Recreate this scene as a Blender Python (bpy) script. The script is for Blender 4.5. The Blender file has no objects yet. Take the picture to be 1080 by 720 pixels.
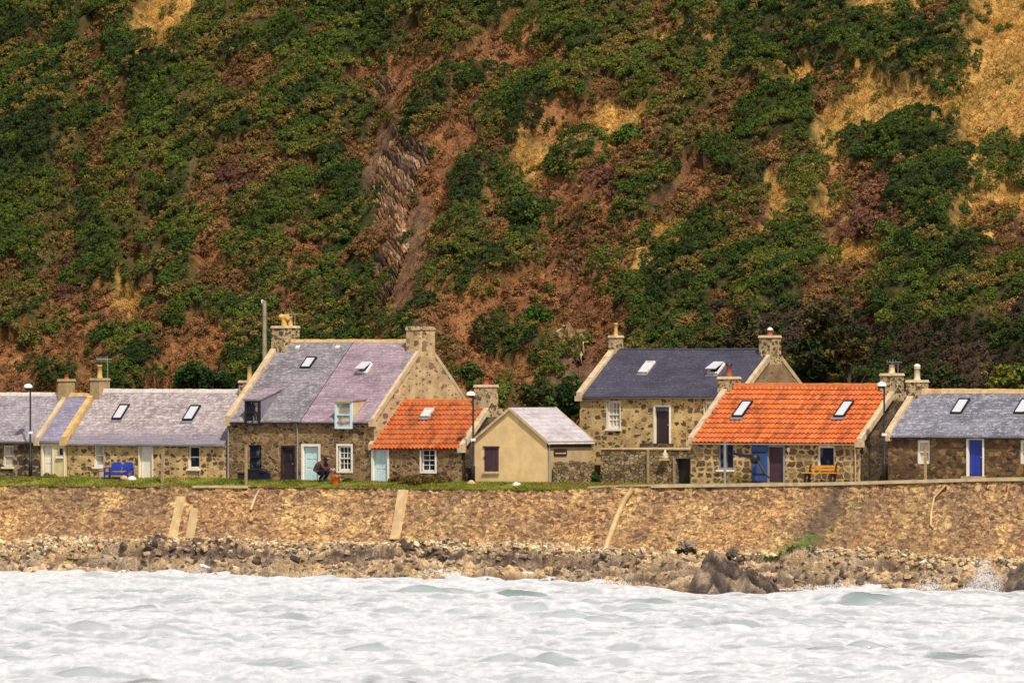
import bpy, math, random
import numpy as np
from math import radians, sin, cos, pi, sqrt
from mathutils import Vector, Matrix

random.seed(11)
rng = np.random.default_rng(11)
scene = bpy.context.scene
COL = scene.collection

# ------------------------------------------------------------------ the place
# u runs along the row of houses (to the right), w goes inland, z is up.
A = radians(38.0); CA, SA = cos(A), sin(A)
CAM_Z, HOR, F, Y0 = 12.0, 371.0, 12000.0, 600.0
def depth(u, w): return Y0 - u * SA + w * CA
def u_at(px, w=0.0):
    k = (px - 540.0) / F
    return (k * (Y0 + w * CA) - w * SA) / (CA + k * SA)
def z_at(py, u, w): return CAM_Z + (HOR - py) * depth(u, w) / F
def W3(u, w, z): return (u * CA + w * SA, Y0 - u * SA + w * CA, z)
def px_of(u, w): return 540.0 + F * (u * CA + w * SA) / depth(u, w)
def py_of(u, w, z): return HOR - (z - CAM_Z) * F / depth(u, w)

GP = np.array([(-400, 5.17), (240, 5.17), (300, 5.10), (560, 5.10), (700, 5.12), (900, 5.32), (1080, 5.65), (1400, 5.9)], float)
LP = np.array([(-400, 4.72), (200, 4.74), (260, 4.82), (560, 4.76), (640, 4.80), (690, 5.00), (900, 5.22), (1080, 5.53), (1400, 5.8)], float)
GU = np.array([u_at(p) for p in GP[:, 0]]); LU = np.array([u_at(p) for p in LP[:, 0]])
def ground_z(u): return np.interp(u, GU, GP[:, 1])
def lip_z(u): return np.interp(u, LU, LP[:, 1])
W_LIP, W_FOOT = -3.0, -4.3

# ------------------------------------------------------------------ noise
def _h(ix, iy, seed):
    n = (ix.astype(np.int64) * 374761393 + iy.astype(np.int64) * 668265263 + seed * 982451653) & 0xFFFFFFFF
    n = ((n ^ (n >> 13)) * 1274126177) & 0xFFFFFFFF
    return ((n ^ (n >> 16)) & 0xFFFF) / 65535.0
def vnoise(x, y, seed=0):
    x = np.asarray(x, float); y = np.asarray(y, float)
    ix, iy = np.floor(x), np.floor(y); fx, fy = x - ix, y - iy
    fx = fx * fx * (3 - 2 * fx); fy = fy * fy * (3 - 2 * fy)
    a, b = _h(ix, iy, seed), _h(ix + 1, iy, seed); c, d = _h(ix, iy + 1, seed), _h(ix + 1, iy + 1, seed)
    return (a + (b - a) * fx) * (1 - fy) + (c + (d - c) * fx) * fy
def fbm(x, y, seed=0, octv=4, gain=0.5):
    s, amp, tot = 0.0, 1.0, 0.0
    for o in range(octv):
        s = s + amp * vnoise(np.asarray(x) * 2 ** o + 17.3 * o, np.asarray(y) * 2 ** o - 9.1 * o, seed + o * 7)
        tot += amp; amp *= gain
    return s / tot
def ridged(x, y, seed=0, octv=4):
    s, amp, tot = 0.0, 1.0, 0.0
    for o in range(octv):
        s = s + amp * (1 - np.abs(2 * vnoise(np.asarray(x) * 2 ** o + 5.1 * o, np.asarray(y) * 2 ** o + 3.7 * o, seed + o * 5) - 1))
        tot += amp; amp *= 0.5
    return s / tot
def sstep(a, b, x):
    t = np.clip((np.asarray(x, float) - a) / (b - a), 0, 1); return t * t * (3 - 2 * t)

# ------------------------------------------------------------------ materials
class NT:
    def __init__(self, name, rough=0.8, spec=0.25):
        self.m = bpy.data.materials.new(name); self.m.use_nodes = True
        self.t = self.m.node_tree; self.b = self.t.nodes['Principled BSDF']
        self.b.inputs['Roughness'].default_value = rough
        self.b.inputs['Specular IOR Level'].default_value = spec
    def put(self, sock, v):
        if isinstance(v, bpy.types.NodeSocket): self.t.links.new(v, sock)
        elif hasattr(sock.default_value, '__len__') and not hasattr(v, '__len__'): sock.default_value = [v] * len(sock.default_value)
        elif hasattr(v, '__len__') and len(v) == 3 and sock.type == 'RGBA': sock.default_value = (*v, 1)
        else: sock.default_value = v
    def n(self, typ, props=None, **ins):
        nd = self.t.nodes.new(typ)
        for k, v in (props or {}).items(): setattr(nd, k, v)
        for k, v in ins.items():
            self.put(nd.inputs[int(k[1:])] if k[0] == 'i' and k[1:].isdigit() else nd.inputs[k.replace('_', ' ')], v)
        return nd
    def uv(self, sx=1.0, sy=1.0, warp=0.0, wscale=3.0):
        v = self.n('ShaderNodeUVMap').outputs[0]
        if warp:
            c = self.n('ShaderNodeTexNoise', {'noise_dimensions': '2D'}, Vector=v, Scale=wscale, Detail=2.0).outputs['Color']
            d = self.n('ShaderNodeVectorMath', {'operation': 'SUBTRACT'}, i0=c, i1=(.5, .5, .5)).outputs[0]
            d = self.n('ShaderNodeVectorMath', {'operation': 'MULTIPLY'}, i0=d, i1=(warp, warp, 0)).outputs[0]
            v = self.n('ShaderNodeVectorMath', {'operation': 'ADD'}, i0=v, i1=d).outputs[0]
        return self.n('ShaderNodeVectorMath', {'operation': 'MULTIPLY'}, i0=v, i1=(sx, sy, 1)).outputs[0]
    def obj(self, sx=1, sy=1, sz=1):
        v = self.n('ShaderNodeTexCoord').outputs['Object']
        return self.n('ShaderNodeVectorMath', {'operation': 'MULTIPLY'}, i0=v, i1=(sx, sy, sz)).outputs[0]
    def pos(self, sx=1, sy=1, sz=1):
        v = self.n('ShaderNodeNewGeometry').outputs['Position']
        return self.n('ShaderNodeVectorMath', {'operation': 'MULTIPLY'}, i0=v, i1=(sx, sy, sz)).outputs[0]
    def noise(self, vec, scale=1.0, detail=4.0, rough=0.55, dim='3D'):
        return self.n('ShaderNodeTexNoise', {'noise_dimensions': dim}, Vector=vec, Scale=scale, Detail=detail, Roughness=rough).outputs['Fac']
    def ramp(self, fac, stops):
        r = self.n('ShaderNodeValToRGB', i0=fac); e = r.color_ramp.elements
        while len(e) < len(stops): e.new(0.5)
        for i, (p, c) in enumerate(stops):
            e[i].position = p; e[i].color = (*c, 1) if hasattr(c, '__len__') else (c, c, c, 1)
        return r.outputs[0]
    def mix(self, fac, a, b, mode='MIX'):
        nd = self.n('ShaderNodeMix', {'data_type': 'RGBA', 'blend_type': mode}); nd.clamp_factor = True
        self.put(nd.inputs[0], fac); self.put(nd.inputs[6], a); self.put(nd.inputs[7], b)
        return nd.outputs[2]
    def math(self, op, a, b=0.0, clamp=False):
        return self.n('ShaderNodeMath', {'operation': op, 'use_clamp': clamp}, i0=a, i1=b).outputs[0]
    def mr(self, v, a, b, c=0.0, d=1.0):
        return self.n('ShaderNodeMapRange', {'interpolation_type': 'SMOOTHSTEP'}, Value=v, i1=a, i2=b, i3=c, i4=d).outputs[0]
    def bump(self, h, strength=0.5, dist=0.03):
        self.put(self.b.inputs['Normal'], self.n('ShaderNodeBump', Strength=strength, Distance=dist, Height=h).outputs[0])
    def col(self, c): self.put(self.b.inputs['Base Color'], c)

def sc(c, k): return tuple(min(1, x * k) for x in c)

def stone(name, mortar, stones, sx=0.5, sz=0.3, r0=0.2, r1=0.5, blotch=None, bump=0.6, tight=False, rnd=0.85):
    m = NT(name, 0.9, 0.15)
    v0 = m.uv(1, 1, warp=0.20, wscale=2.3)
    c2 = m.n('ShaderNodeTexNoise', {'noise_dimensions': '2D'}, Vector=m.uv(), Scale=8.0, Detail=2.0).outputs['Color']
    c2 = m.n('ShaderNodeVectorMath', {'operation': 'MULTIPLY'}, i0=m.n('ShaderNodeVectorMath', {'operation': 'SUBTRACT'}, i0=c2, i1=(.5, .5, .5)).outputs[0], i1=(.10, .10, 0)).outputs[0]
    v0 = m.n('ShaderNodeVectorMath', {'operation': 'ADD'}, i0=v0, i1=c2).outputs[0]
    fine = m.noise(m.uv(), 9.0, 4.0, 0.65, '2D')
    def layer(kx, kz, ra, rb, off):
        uv = m.n('ShaderNodeVectorMath', {'operation': 'MULTIPLY_ADD'}, i0=v0, i1=(kx, kz, 0), i2=(off, off, 0)).outputs[0]
        vo = m.n('ShaderNodeTexVoronoi', {'voronoi_dimensions': '2D', 'feature': 'F1', 'distance': 'MINKOWSKI'}, Vector=uv, Scale=1.0, Randomness=rnd, Exponent=3.2)
        sep = m.n('ShaderNodeSeparateColor', i0=vo.outputs['Color'])
        if tight:
            ed = m.n('ShaderNodeTexVoronoi', {'voronoi_dimensions': '2D', 'feature': 'DISTANCE_TO_EDGE'}, Vector=uv, Scale=1.0, Randomness=rnd).outputs['Distance']
            e = m.n('ShaderNodeTexVoronoi', {'voronoi_dimensions': '2D', 'feature': 'F1'}, Vector=uv, Scale=1.0, Randomness=rnd)
            sep = m.n('ShaderNodeSeparateColor', i0=e.outputs['Color'])
            d = m.math('SUBTRACT', ed, m.mr(sep.outputs[2], 0, 1, ra, rb))
        else:
            d = m.math('SUBTRACT', m.mr(sep.outputs[0], 0.0, 1.0, ra, rb), vo.outputs['Distance'])
        d = m.math('ADD', d, m.math('MULTIPLY', m.math('SUBTRACT', fine, 0.5), 0.16))
        mask = m.mr(d, -0.02, 0.05)
        n = len(stones)
        return mask, m.ramp(sep.outputs[1], [(k / max(1, n - 1), c) for k, c in enumerate(stones)])
    mask, scol = layer(1 / sx, 1 / sz, r0, r1, 0.0)
    mo = m.mix(m.mr(m.noise(m.uv(), 1.3, 4.0, 0.6, '2D'), 0.35, 0.68), sc(mortar, 0.66), mortar)
    mo = m.mix(0.5, mo, m.ramp(m.noise(m.uv(), 14.0, 3.0, 0.65, '2D'), [(0.3, 0.45), (0.7, 1.0)]), 'MULTIPLY')
    grime = m.ramp(m.noise(m.uv(), 6.0, 4.0, 0.65, '2D'), [(0.3, 0.35), (0.7, 1.15)])
    scol = m.mix(0.7, scol, grime, 'MULTIPLY')
    c = m.mix(mask, mo, scol)
    if not tight:
        m2, s2 = layer(1.8 / sx, 1.8 / sz, -.95, r1 * .75, 7.3)
        m2 = m.math('MULTIPLY', m2, m.math('SUBTRACT', 1.0, mask))
        c = m.mix(m2, c, m.mix(.7, s2, grime, 'MULTIPLY')); mask = m.math('MAXIMUM', mask, m2)
    if blotch:
        c = m.mix(m.mr(m.noise(m.uv(), 0.6, 4.0, 0.65, '2D'), 0.52, 0.7, 0, 0.4), c, blotch)
    m.col(c)
    m.bump(m.math('ADD', m.math('MULTIPLY', mask, 0.7), fine), bump, 0.05)
    return m.m

def slate(name, c1, c2, light, amt=0.4, band=None, bw=0.28, bh=0.2, pale=(0.5, 0.72), vband=None):
    m = NT(name, 0.6, 0.35)
    uv = m.uv(1, 1, warp=0.03, wscale=4.0)
    br = m.n('ShaderNodeTexBrick', {'offset': 0.5}, Vector=uv, Color1=(0, 0, 0, 1), Color2=(1, 1, 1, 1), Mortar=(0.5, 0.5, 0.5, 1),
             Scale=1.0, Mortar_Size=0.012, Mortar_Smooth=0.3, Bias=0.0, Brick_Width=bw, Row_Height=bh)
    c = m.mix(br.outputs['Color'], c1, c2)
    c = m.mix(m.mr(m.noise(m.uv(0.6, 1.3), 0.9, 4.0, 0.65, '2D'), 0.35, 0.7), c, sc(c1, 0.75))
    li = m.mr(m.noise(m.uv(1.0, 2.2), 2.4, 5.0, 0.7, '2D'), pale[0], pale[1], 0, amt)
    c = m.mix(li, c, light)
    sp = m.mr(m.noise(m.uv(1.0, 1.6), 7.0, 2.0, 0.6, '2D'), 0.62, 0.72, 0, amt * 1.2)
    c = m.mix(sp, c, light)
    if band:
        v = m.n('ShaderNodeSeparateXYZ', i0=m.uv(1, 1, warp=0.5, wscale=0.9)).outputs[1]
        c = m.mix(m.mr(v, band[0], band[1], 0.75, 0.0), c, band[2])
    c = m.mix(m.math('MULTIPLY', br.outputs['Fac'], 0.45), c, sc(c1, 0.25))
    m.col(c)
    saw = m.math('SUBTRACT', 1.0, m.math('FRACT', m.math('DIVIDE', m.n('ShaderNodeSeparateXYZ', i0=uv).outputs[1], bh)))
    h = m.math('ADD', m.math('MULTIPLY', br.outputs['Color'], 0.5), m.math('ADD', saw, m.math('MULTIPLY', br.outputs['Fac'], -1.0)))
    m.bump(h, 0.5, 0.015)
    return m.m

def tile_mat(name, c1, c2, dark):
    m = NT(name, 0.75, 0.2)
    uv = m.uv(1, 1)
    fl = m.n('ShaderNodeVectorMath', {'operation': 'FLOOR'}, i0=m.uv(1 / 0.30, 1 / 0.40)).outputs[0]
    wn = m.n('ShaderNodeTexWhiteNoise', {'noise_dimensions': '2D'}, Vector=fl).outputs['Value']
    c = m.mix(wn, c1, c2); c = m.mix(m.mr(wn, .90, .92, 0, .35), c, sc(c2, 1.25)); c = m.mix(m.mr(wn, .10, .08, 0, .4), c, dark)
    c = m.mix(m.mr(m.noise(m.uv(1, 0.5), 1.2, 5.0, 0.7, '2D'), 0.46, 0.72, 0, 0.62), c, dark)
    c = m.mix(m.mr(m.noise(uv, 11.0, 2.0, 0.6, '2D'), 0.6, 0.72, 0, 0.4), c, dark)
    m.col(c); m.bump(m.noise(uv, 30.0, 2.0, 0.5, '2D'), 0.25, 0.01)
    return m.m

def plain(name, c, rough=0.6, spec=0.3, var=0.25, scale=5.0, dirt=None, metallic=0.0, bump=0.0):
    m = NT(name, rough, spec); m.b.inputs['Metallic'].default_value = metallic
    o = m.pos()
    k = m.mix(m.mr(m.noise(o, scale, 4.0, 0.6), 0.3, 0.7), sc(c, 1 - var), c)
    if dirt: k = m.mix(m.mr(m.noise(m.pos(1, 1, 0.35), 1.4, 5.0, 0.65), 0.5, 0.72, 0, 0.8), k, dirt)
    m.col(k)
    if bump: m.bump(m.noise(o, scale * 3, 3.0, 0.6), bump, 0.02)
    return m.m

def tint_mat(name, rough=0.8, spec=0.15, bump=None, transl=0.0):
    m = NT(name, rough, spec)
    a = m.n('ShaderNodeAttribute', {'attribute_name': 'tint'}).outputs['Color']
    if bump:
        fine = m.noise(m.pos(), bump, 5.0, 0.68); fin2 = m.noise(m.pos(1, 1, 1.6), bump * 3.6, 4.0, 0.7)
        a = m.mix(0.8, a, m.ramp(fine, [(0.32, 0.35), (0.5, 0.85), (0.68, 1.25)]), 'MULTIPLY')
        a = m.mix(0.8, a, m.ramp(fin2, [(0.34, 0.42), (0.5, 0.95), (0.66, 1.3)]), 'MULTIPLY')
        m.bump(m.math('ADD', fine, m.math('MULTIPLY', fin2, .6)), 0.9, 0.14)
    m.col(a)
    if transl:
        tr = m.n('ShaderNodeBsdfTranslucent', Color=a)
        mx = m.n('ShaderNodeMixShader', i0=transl, i1=m.b.outputs[0], i2=tr.outputs[0])
        m.t.links.new(mx.outputs[0], m.t.nodes['Material Output'].inputs[0])
    return m.m

MAT = {}
MAT['stone_b'] = stone('rubble_pale_pointing', (.78, .545, .26), [(.10, .062, .045), (.20, .125, .07), (.13, .082, .07), (.36, .23, .12)], .42, .25, -.18, .46)
MAT['stone_f'] = stone('rubble_square_blocks', (.72, .51, .25), [(.09, .06, .045), (.22, .145, .08), (.14, .095, .075), (.38, .26, .125), (.17, .11, .065)], .50, .31, .04, .22, tight=True, rnd=.6)
MAT['stone_e'] = stone('rubble_wide_pointing', (.72, .515, .235), [(.10, .07, .05), (.20, .13, .07), (.12, .085, .07), (.30, .21, .10)], .44, .28, -.22, .42)
MAT['stone_big'] = stone('brown_rubble', (.50, .345, .165), [(.055, .036, .03), (.22, .135, .072), (.095, .06, .048), (.46, .31, .15), (.14, .085, .058), (.32, .195, .09)], .35, .18, .00, .15, blotch=(.32, .20, .095), tight=True)
MAT['stone_g'] = stone('dark_brown_rubble', (.17, .11, .055), [(.045, .032, .03), (.19, .11, .058), (.085, .052, .04), (.34, .215, .10), (.12, .07, .04)], .34, .20, .00, .10, blotch=(.23, .13, .06), tight=True)
MAT['stone_a'] = stone('grey_rubble', (.44, .345, .20), [(.06, .045, .045), (.14, .095, .065), (.09, .065, .06), (.24, .17, .10)], .50, .32, .30, .60)
MAT['stone_dry'] = stone('rough_dry_rubble', (.09, .06, .04), [(.20, .14, .075), (.38, .28, .14), (.12, .08, .055), (.48, .36, .20), (.25, .17, .09)], .32, .17, .02, .10, bump=0.9, tight=True)
MAT['stone_gable'] = stone('harled_gable', (.72, .52, .28), [(.19, .125, .075), (.30, .21, .115), (.23, .16, .10)], .56, .36, -.30, .42, blotch=(.56, .42, .225), bump=0.35)
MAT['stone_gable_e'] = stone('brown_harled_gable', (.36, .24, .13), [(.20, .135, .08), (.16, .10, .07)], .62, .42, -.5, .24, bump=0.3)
MAT['stone_dark'] = stone('dark_gable_stone', (.20, .145, .08), [(.05, .036, .034), (.12, .08, .05), (.07, .05, .042), (.24, .17, .09)], .46, .27, .00, .12, tight=True)  # dark joints and stones, for some gables and a doorstep
MAT['chim'] = stone('chimney_stone', (.58, .44, .235), [(.10, .065, .045), (.18, .12, .07), (.13, .09, .07)], .30, .22, -.05, .46)
MAT['chim_r'] = plain('rough_cast_chimney', (.43, .32, .165), .95, .1, .35, 6.0, bump=0.6)
MAT['sl_a'] = slate('lavender_slate', (.25, .222, .25), (.36, .325, .345), (.62, .58, .58), .55)
MAT['sl_a2'] = slate('violet_slate', (.20, .185, .26), (.29, .27, .36), (.50, .47, .52), .35)
MAT['sl_b'] = slate('rosy_weathered_slate', (.27, .225, .235), (.42, .36, .36), (.66, .58, .55), .62, band=(1.55, 2.75, (.20, .178, .225)), pale=(.44, .68))
MAT['sl_bh1'] = slate('grey_lichen_slate', (.17, .155, .175), (.29, .265, .28), (.50, .46, .45), .55)
MAT['sl_bh2'] = slate('purple_slate', (.265, .195, .235), (.36, .275, .315), (.55, .47, .50), .45)
MAT['sl_e'] = slate('dark_blue_slate', (.05, .049, .076), (.07, .068, .098), (.26, .245, .28), .30, pale=(.60, .80))
MAT['sl_g'] = slate('blue_grey_slate', (.14, .14, .185), (.26, .255, .305), (.55, .53, .54), .55)
MAT['sl_d'] = slate('pale_sheet_slate', (.44, .40, .42), (.52, .48, .50), (.68, .64, .64), .35, bw=.7, bh=.36)
MAT['tile_f'] = tile_mat('bright_orange_pantile', (.46, .098, .022), (.52, .15, .045), (.19, .05, .022))
MAT['tile_c'] = tile_mat('weathered_orange_pantile', (.42, .088, .020), (.40, .125, .042), (.12, .034, .018))
MAT['skew'] = plain('coping_stone', (.62, .48, .30), .9, .15, .3, 3.0, (.34, .25, .16), bump=.4)
MAT['skew_y'] = plain('ochre_coping', (.66, .45, .19), .9, .15, .3, 3.0, (.40, .27, .13), bump=.4)
MAT['ridge'] = plain('ridge_tile', (.64, .45, .24), .85, .2, .35, 4.0, (.45, .20, .09))
MAT['ridge_p'] = plain('pale_ridge', (.72, .66, .60), .85, .2, .3, 4.0)
MAT['ridge_o'] = plain('orange_ridge', (.56, .17, .05), .8, .2, .3, 4.0)
MAT['lead'] = plain('lead_grey', (.22, .21, .24), .6, .4, .3, 4.0)
MAT['white'] = plain('white_paint', (.84, .80, .70), .5, .4, .08, 3.0, (.66, .58, .44))
MAT['cream'] = plain('cream_paint', (.80, .71, .48), .6, .3, .1, 3.0, (.62, .52, .32))
MAT['aqua'] = plain('pale_blue_paint', (.58, .76, .80), .45, .4, .12, 2.5, (.40, .58, .64))
MAT['blue'] = plain('bright_blue_paint', (.022, .05, .36), .4, .45, .2, 3.0)
MAT['blue2'] = plain('faded_blue_paint', (.045, .095, .28), .5, .4, .25, 3.0)
MAT['brown'] = plain('dark_brown_paint', (.045, .026, .03), .5, .4, .3, 3.0)
MAT['plum'] = plain('plum_brown_paint', (.075, .04, .055), .6, .3, .25, 3.0)
MAT['black'] = plain('black_paint', (.018, .017, .02), .5, .4, .3, 3.0)
MAT['grey'] = plain('grey_plastic', (.30, .29, .30), .6, .3, .2, 3.0)
MAT['pot_y'] = plain('buff_clay_pot', (.66, .42, .13), .8, .2, .3, 5.0)
MAT['pot_r'] = plain('red_clay_pot', (.38, .095, .05), .8, .2, .3, 5.0)
MAT['pot_p'] = plain('pale_clay_pot', (.66, .55, .36), .8, .2, .3, 5.0)
MAT['shed'] = plain('yellow_harl', (.80, .575, .28), .95, .1, .2, 1.2, (.58, .42, .20), bump=.35)
MAT['shed_shade'] = plain('shaded_harl', (.52, .39, .21), .95, .1, .2, 1.5, (.36, .26, .14), bump=.25)  # side wall's shade put into the colour, a darker copy of the front harl
MAT['creamwall'] = plain('cream_render', (.76, .63, .34), .9, .15, .12, 2.0, (.62, .50, .27))
MAT['conc'] = plain('pale_concrete', (.62, .45, .23), .95, .1, .3, 2.5, (.40, .29, .16), bump=.4)
MAT['path'] = plain('path_concrete', (.66, .53, .33), .95, .1, .3, 1.5, (.38, .30, .19), bump=.3)
MAT['wood'] = plain('weathered_wood', (.42, .30, .17), .85, .2, .35, 6.0)
MAT['bench'] = plain('varnished_yellow_wood', (.74, .34, .04), .5, .4, .3, 5.0)
MAT['pole'] = plain('grey_pole_wood', (.36, .30, .20), .9, .1, .35, 4.0)
MAT['red'] = plain('orange_red_plastic', (1.0, .17, .03), .45, .3, .05, 3.0)
MAT['skin'] = plain('skin', (.56, .32, .22), .6, .3, .1, 8.0)
MAT['hair'] = plain('dark_hair', (.018, .012, .014), .6, .3, .3, 20.0)
MAT['coat'] = plain('plum_brown_coat', (.12, .058, .055), .9, .1, .3, 6.0)
MAT['trouser'] = plain('navy_trousers', (.018, .018, .04), .9, .1, .3, 6.0)
MAT['glow'] = plain('white_lamp_hood', (.85, .84, .80), .3, .5, .05, 3.0)
MAT['metal'] = plain('galvanised_metal', (.52, .50, .46), .45, .5, .2, 6.0, metallic=.4)

def glass_mat(name, dark, light, thr):
    m = NT(name, 0.08, 0.6)
    f = m.noise(m.obj(1.3, 1, .7), 1.8, 2.0, .5)
    m.col(m.mix(m.mr(f, thr, thr + .12), dark, light)); return m.m
MAT['glass'] = glass_mat('dark_window_glass', (.012, .016, .035), (.10, .11, .14), .58)
MAT['glass_c'] = glass_mat('curtained_window_glass', (.30, .27, .21), (.55, .50, .40), .45)
MAT['glass_d'] = glass_mat('half_curtained_glass', (.02, .02, .03), (.34, .32, .30), .50)
def sky_glass():
    m = NT('skylight_glass', .12, .8); m.col((.56, .58, .61)); return m.m  # pale base colour stands in for the bright sky's reflection
MAT['glass_s'] = sky_glass()
MAT['leaf'] = tint_mat('leaf', .75, .2, transl=.22)
MAT['leafdry'] = tint_mat('dry_leaf', .9, .1, transl=.12)
MAT['hill'] = tint_mat('hill_soil', .95, .1, bump=2.2)
MAT['rockt'] = tint_mat('shore_rock', .75, .3, bump=3.4)
MAT['bark'] = plain('bark', (.10, .07, .045), .95, .1, .4, 6.0)

# ------------------------------------------------------------------ mesh builder
class MB:
    def __init__(s): s.v, s.f, s.m, s.sm = [], [], [], []
    def add(s, vs, fs, mi=0, smooth=False):
        b = len(s.v); s.v += [tuple(map(float, p)) for p in vs]
        for f in fs: s.f.append(tuple(b + i for i in f)); s.m.append(mi); s.sm.append(smooth)
        return s
    def quad(s, a, b, c, d, mi=0): return s.add([a, b, c, d], [(0, 1, 2, 3)], mi)
    def poly(s, pts, mi=0): return s.add(pts, [tuple(range(len(pts)))], mi)
    def box(s, x0, x1, y0, y1, z0, z1, mi=0):
        return s.hexa([(x0, y0, z0), (x1, y0, z0), (x1, y1, z0), (x0, y1, z0), (x0, y0, z1), (x1, y0, z1), (x1, y1, z1), (x0, y1, z1)], mi)
    def hexa(s, p, mi=0):
        return s.add(p, [(3, 2, 1, 0), (4, 5, 6, 7), (0, 1, 5, 4), (1, 2, 6, 5), (2, 3, 7, 6), (3, 0, 4, 7)], mi)
    def extr(s, prof, x0, x1, mi=0):            # profile in (y, z) swept along x
        n = len(prof)
        vs = [(x0, y, z) for y, z in prof] + [(x1, y, z) for y, z in prof]
        fs = [(i, (i + 1) % n, n + (i + 1) % n, n + i) for i in range(n)] + [tuple(range(n))[::-1], tuple(range(n, 2 * n))]
        return s.add(vs, fs, mi)
    def tube(s, pts, r, n=8, mi=0, caps=True):
        pts = [Vector(p) for p in pts]; rs = r if hasattr(r, '__len__') else [r] * len(pts)
        vs, fs = [], []
        for i, p in enumerate(pts):
            d = (pts[min(i + 1, len(pts) - 1)] - pts[max(i - 1, 0)]).normalized()
            h = d.cross(Vector((0, 0, 1)) if abs(d.z) < .9 else Vector((1, 0, 0))).normalized(); k = d.cross(h)
            for j in range(n):
                t = 2 * pi * j / n; vs.append(p + h * cos(t) * rs[i] + k * sin(t) * rs[i])
        for i in range(len(pts) - 1):
            for j in range(n):
                fs.append((i * n + j, i * n + (j + 1) % n, (i + 1) * n + (j + 1) % n, (i + 1) * n + j))
        s.add(vs, fs, mi, True)
        if caps: s.add(vs[:n], [tuple(range(n))[::-1]], mi); s.add(vs[-n:], [tuple(range(n))], mi)
        return s
    def lathe(s, cx, cy, prof, n=12, mi=0):       # profile of (radius, z)
        vs, fs = [], []
        for r, z in prof:
            for j in range(n): t = 2 * pi * j / n; vs.append((cx + r * cos(t), cy + r * sin(t), z))
        for i in range(len(prof) - 1):
            for j in range(n): fs.append((i * n + j, i * n + (j + 1) % n, (i + 1) * n + (j + 1) % n, (i + 1) * n + j))
        return s.add(vs, fs, mi, True)
    def build(s, name, mats, parent=None):
        if not isinstance(mats, (list, tuple)): mats = [mats]
        me = bpy.data.meshes.new(name); me.from_pydata(s.v, [], s.f)
        me.polygons.foreach_set('material_index', s.m); me.polygons.foreach_set('use_smooth', s.sm)
        uvl = me.uv_layers.new(name='UVMap'); uv = np.empty(len(me.loops) * 2, np.float32)
        V = [Vector(p) for p in s.v]
        for p in me.polygons:
            n = p.normal
            h = Vector((0, 0, 1)).cross(n)
            h = h.normalized() if h.length > .05 else Vector((1, 0, 0))
            k = n.cross(h)
            if abs(h.y) > .9: off = 3.37
            else: off = 0
            if h.x < -.5: h = -h
            for li in p.loop_indices:
                q = V[me.loops[li].vertex_index]; uv[2 * li] = q.dot(h) + off; uv[2 * li + 1] = q.dot(k)
        uvl.data.foreach_set('uv', uv)
        for m in mats: me.materials.append(MAT[m] if isinstance(m, str) else m)
        o = bpy.data.objects.new(name, me); COL.objects.link(o)
        if parent: o.parent = parent
        return o

def np_mesh(name, verts, faces, mat, tint=None, smooth=False, parent=None, uv=None):
    me = bpy.data.meshes.new(name); nv, nf = len(verts), len(faces); k = faces.shape[1]
    me.vertices.add(nv); me.vertices.foreach_set('co', np.ascontiguousarray(verts, np.float32).ravel())
    me.loops.add(nf * k); me.polygons.add(nf)
    me.loops.foreach_set('vertex_index', np.ascontiguousarray(faces, np.int32).ravel())
    me.polygons.foreach_set('loop_start', np.arange(0, nf * k, k, dtype=np.int32))
    me.polygons.foreach_set('use_smooth', np.full(nf, smooth))
    me.update(calc_edges=True)
    if tint is not None:
        if mat == 'rockt': tint = np.clip(np.asarray(tint) * 1.4, 0, .9)
        a = me.attributes.new('tint', 'FLOAT_COLOR', 'POINT')
        c = np.ones((nv, 4), np.float32); c[:, :3] = tint; a.data.foreach_set('color', c.ravel())
    if uv is not None:
        l = me.uv_layers.new(name='UVMap'); l.data.foreach_set('uv', np.ascontiguousarray(uv[faces.ravel()], np.float32).ravel())
    me.materials.append(MAT[mat] if isinstance(mat, str) else mat)
    o = bpy.data.objects.new(name, me); COL.objects.link(o)
    if parent: o.parent = parent
    return o
def grid_faces(nu, nv):
    i = np.arange(nu - 1)[:, None] * nv + np.arange(nv - 1)[None, :]
    return np.stack([i, i + nv, i + nv + 1, i + 1], -1).reshape(-1, 4)

def tag(o, label=None, cat=None, group=None, kind=None):
    if label: o['label'] = label
    if cat: o['category'] = cat
    if group: o['group'] = group
    if kind: o['kind'] = kind
    return o
def thing(name, label, cat, u, w, z, group=None, turn=0.0):
    o = bpy.data.objects.new(name, None); COL.objects.link(o); o.empty_display_size = .3
    o.location = W3(u, w, z); o.rotation_euler = (0, 0, -A + turn)
    return tag(o, label, cat, group)

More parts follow.
